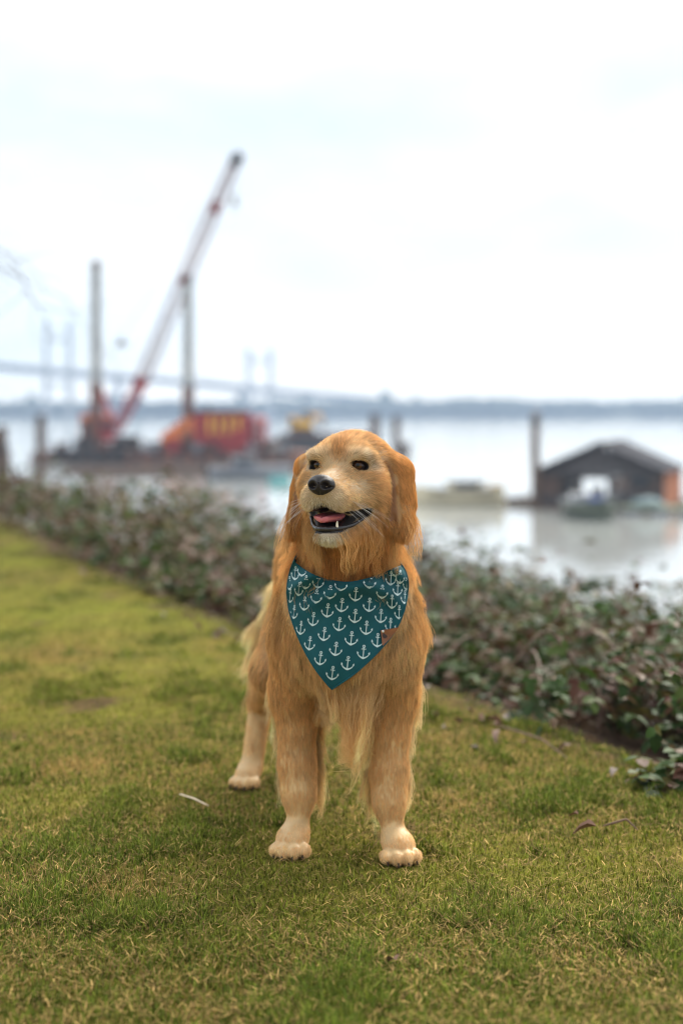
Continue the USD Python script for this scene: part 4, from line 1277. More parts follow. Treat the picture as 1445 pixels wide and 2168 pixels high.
# ---- crane barge
D = 131.0
k = D / PXF
o = wz(370, D)
barge = thing('crane_barge', 'long rusty work barge carrying a red crane and deckhouses', 'barge', o)
bw = 255 * k
obj('hull', join([box(0, 0, 0.15, 2 * bw, 10, 1.5), box(-bw - 0.6, 0, 0.45, 1.2, 9.4, 0.8), box(bw + 0.6, 0, 0.45, 1.2, 9.4, 0.8)]), rust, barge)
for i in range(12):
    obj('rubbing_strip', box(-bw + bw / 6 * (i + 0.5), -5.08, 0.55, 0.35, 0.14, 1.35), dark, barge)
for i in range(7):
    t = trimesh.creation.torus(0.42, 0.17, 18, 8)
    t.apply_transform(trimesh.transformations.rotation_matrix(math.pi / 2, [1, 0, 0]))
    obj('tyre_fender', t.apply_translation([-bw + 1.2 + i * 0.95, -5.25, 0.6 + 0.12 * (i % 2)]), dark, barge, smooth=40)
obj('guard_rail', join([box(0, -4.93, 1.75, 2 * bw - 1, 0.05, 0.05)] + [box(-bw + 0.6 + i * 1.3, -4.93, 1.32, 0.05, 0.05, 0.84) for i in range(17)]), rust, barge)
for i, (x0, w_, h_, m_) in enumerate(((-7.6, 1.7, 1.2, dark), (-5.9, 1.1, 0.8, rust), (-1.5, 1.6, 0.9, grey_p), (0.3, 1.2, 1.1, dred), (9.0, 1.3, 1.1, rust))):
    obj('deck_box', join([box(x0, -3.6, 0.9 + h_ / 2, w_, 1.4, h_), box(x0, -3.6, 0.93 + h_, w_ + 0.1, 1.5, 0.06)]), m_, barge)
obj('winch', join([tube([(-4.6, -3.9, 1.9), (-2.9, -3.9, 1.9)], 0.55, 14), box(-4.75, -3.9, 1.75, 0.12, 1.5, 1.2), box(-2.75, -3.9, 1.75, 0.12, 1.5, 1.2)]), dark, barge, smooth=40)


rc = np.random.default_rng(31)
for i in range(26):
    x0, y0 = rc.uniform(-bw + 0.5, bw - 0.5), rc.uniform(-4.6, -2.6)
    q = rc.integers(0, 3)
    m_ = [dark, rust, grey_p, wood_pile, steel][rc.integers(0, 5)]
    if q == 0:
        g_ = tube([(x0 - 0.5, y0, 1.05), (x0 + rc.uniform(0.2, 1.0), y0 + 0.2, 1.05 + rc.uniform(0, 0.9))], 0.13, 8)
        obj('pipe', g_, m_, barge, smooth=40)
    elif q == 1:
        r_ = rc.uniform(0.25, 0.45)
        obj('drum', join([tube([(x0, y0, 0.9), (x0, y0, 0.9 + 2 * r_)], r_, 12), tube([(x0, y0, 0.9 + r_ * 0.9), (x0, y0, 0.9 + r_ * 1.1)], r_ * 1.06, 12)]), m_, barge, smooth=40)
    else:
        a_, b_, c_ = rc.uniform(0.4, 1.3), rc.uniform(0.4, 0.9), rc.uniform(0.3, 1.0)
        bx_ = join([box(0, 0, c_ / 2, a_, b_, c_), box(0, 0, c_ + 0.03, a_ * 1.06, b_ * 1.06, 0.06)])
        bx_.apply_transform(trimesh.transformations.rotation_matrix(rc.uniform(-0.5, 0.5), [0, 0, 1]))
        obj('gear_box', bx_.apply_translation([x0, y0, 0.9]), m_, barge)


def spud(px, py0, py1, y, lab):
    """A tall round steel pile that pins the barge."""
    r_ = 11 * y / PXF
    b = wz(px, y)
    h_ = zat(py0, y) - WL
    t = thing('spud_pile', lab, 'steel pile', b)
    obj('tube', tube([(0, 0, -2), (0, 0, h_ * 0.6), (0, 0, h_)], [r_, r_, r_ * 0.98], 18), steel, t, smooth=40)
    obj('head_ring', tube([(0, 0, h_ - 0.45), (0, 0, h_ - 0.15)], [r_ * 1.07, r_ * 1.07], 18), rust, t, smooth=40)
    zk = zat(py1, y) - WL
    obj('guide_sleeve', join([tube([(0, 0, 1.2), (0, 0, zk)], [r_ * 1.10, r_ * 1.10], 18), tube([(0, 0, zk - 0.5), (0, 0, zk)], [r_ * 1.35, r_ * 1.35], 18), tube([(0, 0, 1.4), (0, 0, 2.4)], [r_ * 1.6, r_ * 1.6], 8)]), rust, t, smooth=40)
    return t


spud(203, 552, 812, D - 1.5, 'taller grey steel pile at the left end of the crane barge')
spud(398, 583, 822, D - 3.0, 'grey steel pile standing beside the red deckhouse, crossed by the boom')
# crane: house, mast and lattice boom leaning to the right
cr = thing('crane', 'red lattice boom crane leaning over the barge', 'crane', wz(250, D) + [0, 0, 0.9])
P2 = lambda px, py, dy=0.0: np.array([(px - CX) / PXF * D, D + dy, zat(py, D)]) - (wz(250, D) + [0, 0, 0.9])
obj('crawler', join([box(-0.4, -1.4, 0.35, 4.6, 0.8, 0.7), box(-0.4, 1.4, 0.35, 4.6, 0.8, 0.7), box(-0.4, 0, 0.6, 2.2, 2.4, 0.5)]), dark, cr)
house = P2(205, 895)
obj('machinery_house', join([box(house[0], 0, house[2] - 0.5, 2.6, 2.7, 2.3), box(house[0] - 0.2, 0, house[2] + 0.72, 2.2, 2.3, 0.16)]), orange, cr)
obj('cab', join([box(P2(232, 905)[0], -1.2, P2(232, 905)[2] - 0.2, 1.4, 1.2, 2.0)]), dred, cr)
obj('cab_window', box(P2(232, 905)[0] + 0.1, -1.82, P2(232, 905)[2] + 0.3, 1.0, 0.05, 0.8), glass_m, cr)
obj('counterweight', box(P2(186, 900)[0], 0, P2(186, 900)[2] - 0.4, 0.7, 2.9, 1.6), dark, cr)


def lattice(a, b, w0, w1, n, r0, name, m_, parent):
    a, b = np.asarray(a, float), np.asarray(b, float)
    ax_ = unit(b - a)
    sx = unit(np.cross(ax_, [0, 1, 0]))
    sy = np.array([0, 1.0, 0])
    c = []
    pt = lambda t, i: a + (b - a) * t + ((w0 + (w1 - w0) * t) / 2) * (sx * (1 if i in (0, 1) else -1) + sy * (1 if i in (0, 3) else -1))
    for i in range(4):
        c.append(cyl(pt(0, i), pt(1, i), r0, r0, 6))
    for q in range(n):
        for i in range(4):
            t0, t1 = q / n, (q + 1) / n
            if q % 2:
                t0, t1 = t1, t0
            c.append(cyl(pt(t0, i), pt(t1, (i + 1) % 4), r0 * 0.55, r0 * 0.55, 5))
    obj(name, join(c), m_, parent)


foot = P2(247, 912)
q1, q2, q3, tip = P2(297, 812), P2(390, 592), P2(455, 440), P2(498, 340)
lattice(foot, q1, 0.6, 0.9, 7, 0.14, 'boom_base', dred, cr)
lattice(q1, q2, 1.0, 1.0, 18, 0.085, 'boom_middle', pale_lattice, cr)
lattice(q2, q3, 1.0, 0.95, 14, 0.085, 'boom_middle', pale_lattice, cr)
lattice(q3, tip, 0.95, 0.7, 10, 0.095, 'boom_tip', pale_lattice, cr)
for q, s_ in ((q1, 1.05), (q2, 0.85), (q3, 0.8)):
    obj('boom_joint', box(q[0], 0 * q[1], q[2], s_, s_, s_ * 1.2), dred, cr)
obj('boom_head', join([box(tip[0], 0, tip[2], 0.9, 0.9, 1.1), tube([(tip[0] + 0.3, -0.3, tip[2] + 0.3), (tip[0] + 0.3, 0.3, tip[2] + 0.3)], 0.5, 14)]), dark, cr)
obj('mast', join([cyl(P2(201, 800), P2(243, 908), 0.16, 0.20, 8), cyl(P2(201, 800, 0.9), P2(243, 908, 0.9), 0.16, 0.20, 8), cyl(P2(201, 800), P2(190, 890), 0.12, 0.12, 8)]), red, cr)
obj('pendant_line', join([cyl(P2(201, 800), tip, 0.010, 0.010, 4), cyl(P2(201, 800, 0.6), tip + [0, 0.5, 0], 0.010, 0.010, 4)]), dark, cr)
hk = P2(496, 425)
obj('hoist_line', cyl(tip + [0.3, 0, 0], hk + [0, 0, 0.5], 0.02, 0.02, 4), dark, cr)
obj('hook_block', join([box(hk[0], 0, hk[2], 0.55, 0.4, 1.0), tube([hk + [0, 0, -0.5], hk + [0.18, 0, -0.85], hk + [0.0, 0, -1.05], hk + [-0.2, 0, -0.85]], 0.07, 8)]), steel, cr)
# deckhouses
dh = thing('deckhouse', 'red corrugated deckhouse with yellow stripes on the barge', 'cabin', wz(472, D - 2) + [0, 0, 0.9])
w_, h_ = 112 * k, 3.6
obj('wall', join([box(0, 0, h_ / 2, w_, 3.2, h_)] + [box(-w_ / 2 + 0.25 + i * 0.3, -1.63, h_ / 2, 0.14, 0.06, h_ - 0.3) for i in range(int(w_ / 0.3))]), red, dh)
obj('roof', box(0, 0, h_ + 0.09, w_ + 0.3, 3.5, 0.18), dark, dh)
for i in range(4):
    obj('stripe', box(-w_ * 0.22 + i * 0.85, -1.70, h_ * 0.68, 0.30, 0.03, h_ * 0.44), yellow, dh)
obj('door', box(w_ * 0.34, -1.70, 1.05, 0.9, 0.05, 2.0), dred, dh)
obj('exhaust_stack', tube([(-1.4, 0, h_), (-1.4, 0, h_ + 0.9)], 0.14, 10), dark, dh, smooth=40)
ow = thing('work_shed', 'lower orange shed with a sloping roof beside the red deckhouse', 'shed', wz(388, D - 2) + [0, 0, 0.9])
obj('wall', trimesh.creation.extrude_polygon(Polygon([(-1.9, 0), (1.2, 0), (1.2, 3.1), (0.2, 3.1), (-1.9, 1.5)]), 3.0, engine='earcut').apply_transform(trimesh.transformations.rotation_matrix(math.pi / 2, [1, 0, 0])).apply_translation([0, 1.5, 0]), orange, ow)
obj('door', box(0.4, -1.52, 1.0, 0.8, 0.05, 1.9), rust, ow)
obj('window', box(-0.7, -1.52, 1.0, 0.6, 0.05, 0.5), glass_m, ow)
tk = thing('storage_tank', 'pinkish red upright tank right of the deckhouse', 'tank', wz(548, D - 2) + [0, 0, 0.9])
obj('shell', tube([(0, 0, 0), (0, 0, 3.0), (0, 0, 3.25)], [0.75, 0.75, 0.3], 20), dred, tk, smooth=40)
obj('ladder', join([box(-0.2, -0.8, 1.5, 0.06, 0.06, 3.0), box(0.2, -0.8, 1.5, 0.06, 0.06, 3.0)] + [box(0, -0.8, 0.3 * i + 0.2, 0.4, 0.05, 0.05) for i in range(10)]), white_p, tk)
# second barge with a yellow digger
D2 = 172.0
b2 = thing('flat_barge', 'long dark flat barge lying behind the dog\'s head', 'barge', wz(690, D2))
obj('hull', join([box(0, 0, 0.6, 9.4, 7, 2.6), box(-5.2, 0, 1.1, 1.1, 6.6, 1.6), box(5.2, 0, 1.1, 1.1, 6.6, 1.6)]), dark, b2)
obj('deck_edge', box(0, -3.54, 1.85, 9.2, 0.1, 0.3), rust, b2)
ex = thing('excavator', 'orange yellow excavator parked on the flat barge', 'excavator', wz(640, D2) + [0, 0, 1.9])
obj('track', join([box(0, -0.9, 0.35, 3.0, 0.5, 0.7)]), dark, ex)
obj('track', join([box(0, 0.9, 0.35, 3.0, 0.5, 0.7)]), dark, ex)
obj('house', join([box(-0.2, 0, 1.2, 2.6, 2.2, 1.0), box(-1.2, 0, 1.5, 0.8, 2.2, 1.3)]), yellow, ex)
obj('cab', box(0.6, -0.6, 1.95, 1.1, 0.9, 1.4), yellow, ex)
obj('cab_window', box(0.6, -1.07, 2.1, 0.9, 0.04, 0.9), glass_m, ex)
obj('arm', join([cyl((0.9, 0.3, 1.5), (2.0, 0.3, 2.5), 0.22, 0.2, 8), cyl((2.0, 0.3, 2.5), (2.5, 0.3, 1.2), 0.18, 0.14, 8)]), yellow, ex)
obj('bucket', box(2.4, 0.3, 0.9, 0.7, 0.8, 0.6), dark, ex)
# grey workboat near the left shore
D3 = 96.0
gb = thing('workboat', 'grey flat workboat moored below the brambles left of the dog', 'boat', wz(525, D3), 6)
obj('hull', hull(5.4, 1.9, 0.75, 0.15), grey_p, gb, smooth=40)
obj('cabin', join([box(-0.3, 0, 1.05, 1.6, 1.2, 0.8), box(-0.3, 0, 1.49, 1.8, 1.4, 0.07)]), grey_p, gb)
obj('window', box(-0.3, -0.61, 1.15, 1.2, 0.03, 0.35), glass_m, gb)
obj('outboard_motor', join([box(-2.8, 0, 0.9, 0.35, 0.4, 0.55), box(-2.8, 0, 0.2, 0.14, 0.2, 1.0)]), dark, gb)
fl = thing('float', 'small teal float beside the grey workboat', 'float', wz(592, 88.0))
obj('body', tube([(-0.7, 0, 0.15), (-0.6, 0, 0.16), (0.6, 0, 0.16), (0.7, 0, 0.15)], [0.2, 0.36, 0.36, 0.2], 14), teal_p, fl, smooth=60)
obj('mooring_eye', trimesh.creation.torus(0.12, 0.035, 14, 6).apply_translation([0, 0, 0.55]), dark, fl)


# timber piles
def pile(px, py0, y, wpx, lab, lean=0.0, cap=None):
    b = wz(px, y)
    h_ = zat(py0, y) - WL
    r_ = wpx / 2 * y / PXF
    t = thing('mooring_pile', lab, 'pile', b)
    zz_ = np.linspace(-2.5, h_, 10)
    obj('shaft', tube(np.stack([lean * zz_ + 0.02 * np.sin(zz_ * 1.7), 0 * zz_, zz_], 1), r_ * np.linspace(1.08, 0.92, 10), 12), wood_pile, t, smooth=40)
    obj('iron_band', tube([(lean * (h_ - 0.5), 0, h_ - 0.5), (lean * (h_ - 0.3), 0, h_ - 0.3)], [r_ * 1.03, r_ * 1.02], 12), dark, t, smooth=40)
    if cap:
        obj('cap', tube([(lean * h_, 0, h_ + 0.003), (lean * h_, 0, h_ + 0.10), (lean * h_, 0, h_ + r_ * 0.8)], [r_ * 1.1, r_ * 1.1, r_ * 0.1], 12), cap, t, smooth=40)
    return t


pile(1133, 876, 64.8, 19, 'tall weathered pile at the left corner of the boathouse', 0.0, grey_p)
pile(86, 878, 103.0, 21, 'brown pile standing alone in the water at the left')
pile(793, 876, 150.0, 20, 'thicker of the two brown piles behind the dog\'s head')
pile(839, 880, 152.0, 17, 'thinner brown pile just right of the other behind the dog\'s head')
bl = thing('timber_fender', 'brown timber fender block at the foot of the thinner pile', 'fender', wz(851, 149.0))
obj('frame', join([box(0, 0, 1.1, 1.7, 0.8, 0.30), box(0, 0, 0.3, 1.7, 0.8, 0.30)]), rust, bl)
for i in range(5):
    obj('timber', tube([(-0.68 + 0.34 * i, -0.5, -0.6), (-0.68 + 0.34 * i, -0.5, 1.35)], 0.15, 9), wood_pile, bl, smooth=40)
lp = thing('pile_cluster', 'dark clump of tied piles at the left edge of the water', 'piles', wz(-2, 82.0))
for i, (dx, dy, hh) in enumerate(((-0.28, 0, 3.5), (0.22, 0.05, 3.7), (-0.02, -0.4, 3.2), (0.45, -0.3, 2.4))):
    obj('pile', tube([(dx * 1.4, dy * 1.4, -2), (dx, dy, hh)], [0.27, 0.24], 10), wood_pile, lp, smooth=40)
obj('cable_band', tube([(0.05, -0.1, 2.2), (0.05, -0.1, 2.45)], [0.62, 0.62], 16), dark, lp, smooth=40)

# ---- boathouse
DB = 66.0
kb = DB / PXF
bo = wz(1138, DB)
bh = thing('boathouse', 'weathered grey floating boathouse with an open doorway and an orange side wall', 'boathouse', bo, -20.5)
Wd, Dp, He, Hr = 5.75, 6.2, 1.78, 3.02
PLK = 0.17


def planks(x0, x1, z0, z1, y, m_, name='plank', parent=None, top=None, axis='x'):
    """Upright boards butted side by side; top(x) trims their upper ends."""
    n = max(int(round((x1 - x0) / PLK)), 1)
    w = (x1 - x0) / n
    for i in range(n):
        a = x0 + i * w
        zt = z1 if top is None else min(top(a), top(a + w))
        if zt - z0 < 0.06:
            continue
        j = 0.012 * ((i * 7) % 3 - 1)
        b = box(a + w / 2, y + j, (z0 + zt) / 2, w - 0.012, 0.05, zt - z0) if axis == 'x' else box(y + j, a + w / 2, (z0 + zt) / 2, 0.05, w - 0.012, zt - z0)
        obj(name, b, m_, parent)


roofline = lambda x: He + (Hr - He) * (1 - abs(x - Wd / 2) / (Wd / 2)) - 0.06
planks(0.0, 1.12, 0.62, He - 0.05, 0.0, brown_wood, parent=bh, top=lambda x: min(He - 0.3, roofline(x)))
planks(0.0, 1.12, 0.12, 0.60, -0.01, grey_wood, parent=bh)
planks(3.42, Wd, 0.85, He - 0.25, 0.0, brown_wood, parent=bh)
planks(3.42, Wd, 0.12, 0.83, -0.01, grey_wood, parent=bh)
planks(0.0, Wd, He - 0.22, Hr, -0.02, grey_wood, 'gable_plank', parent=bh, top=roofline)
planks(0.0, Dp, 0.12, He, Wd, orange_wood, 'side_plank', parent=bh, axis='y')
planks(0.0, Dp, 0.12, He, 0.0, grey_wood, 'side_plank', parent=bh, axis='y')
planks(0.0, 0.9, 0.12, He, Dp, grey_wood, 'back_plank', parent=bh)
planks(2.75, Wd, 0.12, He, Dp, grey_wood, 'back_plank', parent=bh)
planks(0.0, Wd, He - 0.12, Hr, Dp, grey_wood, 'back_plank', parent=bh, top=roofline)
for x0 in (0.06, 1.2, 3.34, Wd - 0.06):
    obj('post', box(x0, -0.06, He / 2, 0.16, 0.14, He), dark, bh)
obj('lintel', box(2.27, -0.075, He - 0.27, 2.2, 0.10, 0.16), dark, bh)
obj('window', box(4.72, -0.06, 1.30, 0.85, 0.06, 0.42), glass_m, bh)
obj('window_frame', join([box(4.72, -0.08, 1.54, 0.97, 0.06, 0.06), box(4.72, -0.08, 1.06, 0.97, 0.06, 0.06), box(4.26, -0.08, 1.30, 0.06, 0.06, 0.42), box(5.18, -0.08, 1.30, 0.06, 0.06, 0.42)]), grey_wood, bh)
for s_ in (-1, 1):
    L_ = math.hypot(Wd / 2 + 0.25, Hr - He + 0.1)
    a_ = math.atan2(Hr - He, Wd / 2)
    for i in range(9):
        pc = box(0, 0, 0, L_, (Dp + 0.7) / 9 - 0.02, 0.05 + 0.01 * (i % 2))
        pc.apply_transform(trimesh.transformations.rotation_matrix(s_ * a_, [0, 1, 0]))
        pc.apply_translation([Wd / 2 + s_ * (Wd / 4 + 0.10), -0.35 + (i + 0.5) * (Dp + 0.7) / 9, (He + Hr) / 2 + 0.02])
        obj('roof_sheet', pc, roof_m, bh)
obj('ridge_cap', box(Wd / 2, Dp / 2, Hr + 0.06, 0.3, Dp + 0.8, 0.05), dark, bh)
obj('float_log', join([tube([(-0.3, y_, 0.0), (Wd + 0.3, y_, 0.0)], 0.24, 10) for y_ in (0.1, 2.1, 4.1, 6.1)]), wood_pile, bh, smooth=40)
# float and dinghies round it
df_ = thing('dock_float', 'low green grey float lying right of the boathouse door', 'dock', wz(1395, 62.0), -8)
obj('deck', box(0, 0, 0.30, 3.3, 1.6, 0.12), green_p, df_)
for i in range(3):
    obj('pontoon', box(-1.2 + 1.2 * i, 0, 0.08, 0.8, 1.5, 0.30), grey_p, df_)
tp_ = thing('tarp_bundle', 'pale teal covered bundle on the float before the boathouse', 'tarp', wz(1372, 62.3) + [0, 0, 0.36])
tarp = trimesh.creation.icosphere(3, 1.0)
tarp.vertices *= (0.8 + 0.4 * meshkit.fbm(np.array(tarp.vertices) * 2.0, 3, 4))[:, None] * np.array([0.75, 0.4, 0.32])
tarp.vertices[:, 2] = np.maximum(tarp.vertices[:, 2], -0.05) + 0.05
obj('cover', tarp, mat('tarp', (0.17, 0.24, 0.25), rough=0.7, spread=0.2, scale=3), tp_, smooth=True)
obj('lashing', trimesh.creation.torus(0.40, 0.02, 20, 6).apply_transform(trimesh.transformations.rotation_matrix(math.pi / 2, [0, 1, 0])), dark, tp_)
# the small motor boat in front of the doorway
mb = thing('motorboat', 'small white and green motorboat in front of the boathouse doorway', 'boat', wz(1248, 60.0), -82)
obj('hull', hull(3.6, 2.1, 0.62, 0.15), mat('green_hull', (0.085, 0.10, 0.075), rough=0.6, spread=0.3, scale=2.0), mb, smooth=40)
obj('deck', join([box(0.9, 0, 0.70, 1.3, 1.4, 0.08), box(-0.4, 0.78, 0.72, 1.8, 0.3, 0.10), box(-0.4, -0.78, 0.72, 1.8, 0.3, 0.10)]), grey_p, mb)
obj('windscreen', join([box(0.3, 0, 0.88, 0.06, 1.3, 0.26), box(0.0, 0.66, 0.88, 0.6, 0.05, 0.24), box(0.0, -0.66, 0.88, 0.6, 0.05, 0.24)]), grey_p, mb)
obj('seat', box(-0.7, 0.35, 0.80, 0.5, 0.5, 0.4), white_p, mb)
obj('seat', box(-0.7, -0.35, 0.80, 0.5, 0.5, 0.4), white_p, mb)
obj('blue_cover', box(0.62, 0.05, 0.82, 0.4, 0.5, 0.12), skin_m, mb)
obj('console', box(0.1, 0.3, 1.05, 0.35, 0.4, 0.55), dark, mb)
obj('outboard_motor', join([box(-1.95, 0, 1.05, 0.35, 0.45, 0.6), box(-1.95, 0, 0.3, 0.15, 0.2, 1.1)]), dark, mb)
# the cream boat lying over on its side
cb = thing('wrecked_boat', 'cream boat lying low in the water left of the boathouse', 'boat', wz(972, 68.0), 180)
hl_ = hull(4.3, 1.9, 0.62, 0.28, draft=0.35)
hl_.apply_transform(trimesh.transformations.rotation_matrix(0.22, [1, 0, 0]))
hl_.apply_transform(trimesh.transformations.rotation_matrix(0.06, [0, 1, 0]))
obj('hull', hl_, cream_p, cb, smooth=40)
obj('cabin', join([box(-0.3, 0.1, 0.80, 1.7, 1.1, 0.50)]).apply_transform(trimesh.transformations.rotation_matrix(0.14, [1, 0, 0])), cream_p, cb)
obj('cabin_roof', box(-0.3, 0.0, 1.10, 1.9, 1.25, 0.07).apply_transform(trimesh.transformations.rotation_matrix(0.14, [1, 0, 0])), grey_wood, cb)
obj('cabin_window', box(-0.3, 0.68, 0.88, 1.2, 0.04, 0.26).apply_transform(trimesh.transformations.rotation_matrix(0.14, [1, 0, 0])), glass_m, cb)
obj('rubbing_strake', box(-0.2, 0.94, 0.50, 3.2, 0.06, 0.10).apply_transform(trimesh.transformations.rotation_matrix(0.22, [1, 0, 0])), grey_wood, cb)
obj('stern_crate', box(-1.75, 0, 0.75, 0.6, 0.9, 0.5), mat('crate_ochre', (0.42, 0.27, 0.12), rough=0.8), cb)
lg = thing('floating_log', 'dark log floating between the cream boat and the boathouse', 'log', wz(1100, 69.0), -4)
obj('trunk', tube([(-0.95, 0, 0.10), (-0.3, 0, 0.16), (0.5, 0, 0.18), (1.0, 0.05, 0.22)], [0.16, 0.22, 0.22, 0.15], 12), wood_pile, lg, smooth=40)
obj('broken_branch', cyl((0.2, 0, 0.3), (0.35, -0.1, 0.62), 0.06, 0.03, 7), wood_pile, lg)

# mud flat between barges and bank; its brown also stands in for the barge reflection
mn = 40
mx, my = np.meshgrid(np.linspace(0, 1, mn), np.linspace(0, 1, 24), indexing='ij')
mpx, mD = 130 + 520 * mx, 97 + 26 * my
mh = 0.55 * np.sin(np.pi * mx) ** 0.5 * np.sin(np.pi * my) ** 0.5 * (0.5 + meshkit.fbm(np.stack([mx * 9, my * 5, 0 * mx], -1), 4, 3)) - 0.12
mv = np.stack([(mpx - CX) / PXF * mD, mD, WL + mh], -1).reshape(-1, 3)
ma = (np.arange(mn - 1)[:, None] * 24 + np.arange(23)[None]).ravel()
obj('mud_flat', (mv, np.vstack([np.stack([ma, ma + 24, ma + 25], 1), np.stack([ma, ma + 25, ma + 1], 1)])), mat('mud', (0.038, 0.024, 0.018), rough=1.0, spec=0.1, spread=0.5, scale=0.6), smooth=True, kind='structure')

# ---- bridge across the river
DT1, DT2 = 1010.0, 1160.0
br = thing('bridge', 'long cable bridge with two pairs of pale towers far behind the crane', 'bridge', (0, 0, 0))
deck = []
stops = [(-420, 742), (0, 777), (123, 788), (300, 803), (420, 812), (550, 826), (730, 842), (900, 858)]
dpts = np.array([W(px, py, 985 + (px + 420) * 0.33) for px, py in stops])
for i in range(len(dpts) - 1):
    a, b = dpts[i], dpts[i + 1]
    d = b - a
    L_ = np.linalg.norm(d)
    m_ = box(0, 0, 0, L_, 16, 5.0)
    yaw_ = math.atan2(d[1], d[0])
    pit = -math.asin(d[2] / L_)
    m_.apply_transform(trimesh.transformations.rotation_matrix(pit, [0, 1, 0]))
    m_.apply_transform(trimesh.transformations.rotation_matrix(yaw_, [0, 0, 1]))
    m_.apply_translation((a + b) / 2)
    obj('deck_span', m_, deck_m, br)
for (pa, pb, ytop, yd, DD) in ((98, 148, 676, 786, DT1), (526, 573, 734, 826, DT2)):
    tops = []
    for px, dy in ((pa, -9), (pb, 9)):
        y_ = DD + dy
        w_ = 10.5 * y_ / PXF
        zt, zb = zat(ytop, y_), WL - 2
        cx_t = (px - CX) / PXF * y_
        obj('tower_leg', tube([(cx_t, y_, zb), (cx_t, y_, zat(yd, y_)), (cx_t, y_, zt)], [w_ * 0.62, w_ * 0.55, w_ * 0.46], 4), concrete, br)
        tops.append((cx_t, y_, zt))
    for zc in (0.35, 0.8):
        a, b = np.array(tops[0]), np.array(tops[1])
        zz_ = WL + (a[2] - WL) * zc
        obj('cross_beam', cyl((a[0], a[1], zz_), (b[0], b[1], zz_), 1.2, 1.2, 6), concrete, br)
    for a in tops:
        for q in range(1, 6):
            for s_ in (-1, 1):
                tx_ = a[0] + s_ * q * 13.0
                zi = np.interp(tx_, dpts[:, 0], dpts[:, 2]) + 1.8
                obj('stay_cable', cyl((a[0], a[1], a[2] - q * 0.8), (tx_, a[1] + s_ * q * 4, zi), 0.09, 0.09, 4), concrete, br)
for px in (-120, 250, 400, 650, 760):
    y_ = 985 + (px + 420) * 0.33
    zi = np.interp((px - CX) / PXF * y_, dpts[:, 0], dpts[:, 2])
    obj('pier', box((px - CX) / PXF * y_, y_, (zi - 1.7 + WL - 2) / 2, 4.0, 9.0, zi - 1.7 - WL + 2), deck_m, br)

# ---- gull in the air
gl = thing('gull', 'small grey bird in flight left of the crane boom', 'bird', W(255, 730, 46.0))
bd = trimesh.creation.icosphere(2, 1.0)
bd.vertices *= [0.19, 0.075, 0.07]
bird_m = mat('gull_grey', (0.20, 0.20, 0.21), rough=0.8, spread=0.3, scale=8)
obj('body', join([bd, trimesh.creation.icosphere(2, 0.06).apply_translation([0.19, 0, 0.03]), cyl((0.24, 0, 0.03), (0.30, 0, 0.02), 0.018, 0.004, 6)]), bird_m, gl, smooth=50)
for s_ in (-1, 1):
    wv = []
    for t in np.linspace(0, 1, 7):
        c_ = 0.15 * (1 - 0.75 * t ** 1.5)
        y_ = s_ * (0.05 + 0.42 * t)
        z_ = 0.05 + 0.17 * math.sin(t * 2.2)
        wv += [(0.06 - 0.10 * t + c_ / 2, y_, z_), (0.06 - 0.10 * t - c_ / 2, y_, z_), (0.06 - 0.10 * t, y_, z_ + 0.02 * (1 - t) + 0.004)]
    F = []
    for i in range(6):
        for a_, b_ in ((0, 2), (2, 1), (1, 0)):
            p0, p1 = i * 3 + a_, i * 3 + b_
            F += [[p0, p1, p1 + 3], [p0, p1 + 3, p0 + 3]]
    obj('wing', (np.array(wv), np.array(F)), bird_m, gl)

# ---- bare tree whose twigs reach into the upper left corner
tr = thing('bare_tree', 'bare tree at the left edge, only its thin twigs in view', 'tree', (-7.65, 15.5, 0.90))
rt = np.random.default_rng(5)
bk = mat('tree_bark', (0.10, 0.085, 0.075), rough=0.9, spread=0.3, scale=10)
trunk_p = np.array([(0, 0, -1.6), (0.08, 0, 1.2), (0.02, 0.1, 2.6), (0.15, 0.05, 4.2), (0.1, 0, 5.6)])
obj('trunk', tube(trunk_p, [0.24, 0.19, 0.16, 0.10, 0.04], 12), bk, tr, smooth=40)


def limb(a, d, L_, r0, depth, out):
    n_s = 6
    p = [np.array(a, float)]
    d = unit(d)
    for i in range(n_s):
        d = unit(d + rt.normal(size=3) * 0.16 + np.array([0, 0, -0.05]))
        p.append(p[-1] + d * L_ / n_s)
    out.append(tube(p, np.linspace(r0, r0 * 0.35, n_s + 1), 5))
    if depth:
        for _ in range(5):
            i = rt.integers(2, n_s + 1)
            limb(p[i], unit(d + rt.normal(size=3) * 0.65), L_ * rt.uniform(0.35, 0.6), r0 * 0.5, depth - 1, out)


for (a, d, L_) in (((0.05, 0, 1.9), (1.0, 0, 0.16), 4.0), ((0.03, 0.05, 2.4), (1.0, -0.05, 0.06), 3.7), ((0.1, 0, 3.2), (0.8, 0.2, 0.35), 1.8), ((0.05, 0, 2.2), (-1, 0.2, 0.5), 2.2), ((0.1, 0, 3.8), (-0.6, -0.4, 0.8), 1.9), ((0.05, 0, 2.0), (-0.3, -1, 0.6), 2.0)):
    out = []
    limb(a, d, L_, 0.024, 2, out)
    obj('branch', join(out), bk, tr)

# ---------------------------------------------------------------- bramble thicket on the bank
rb = np.random.default_rng(55)


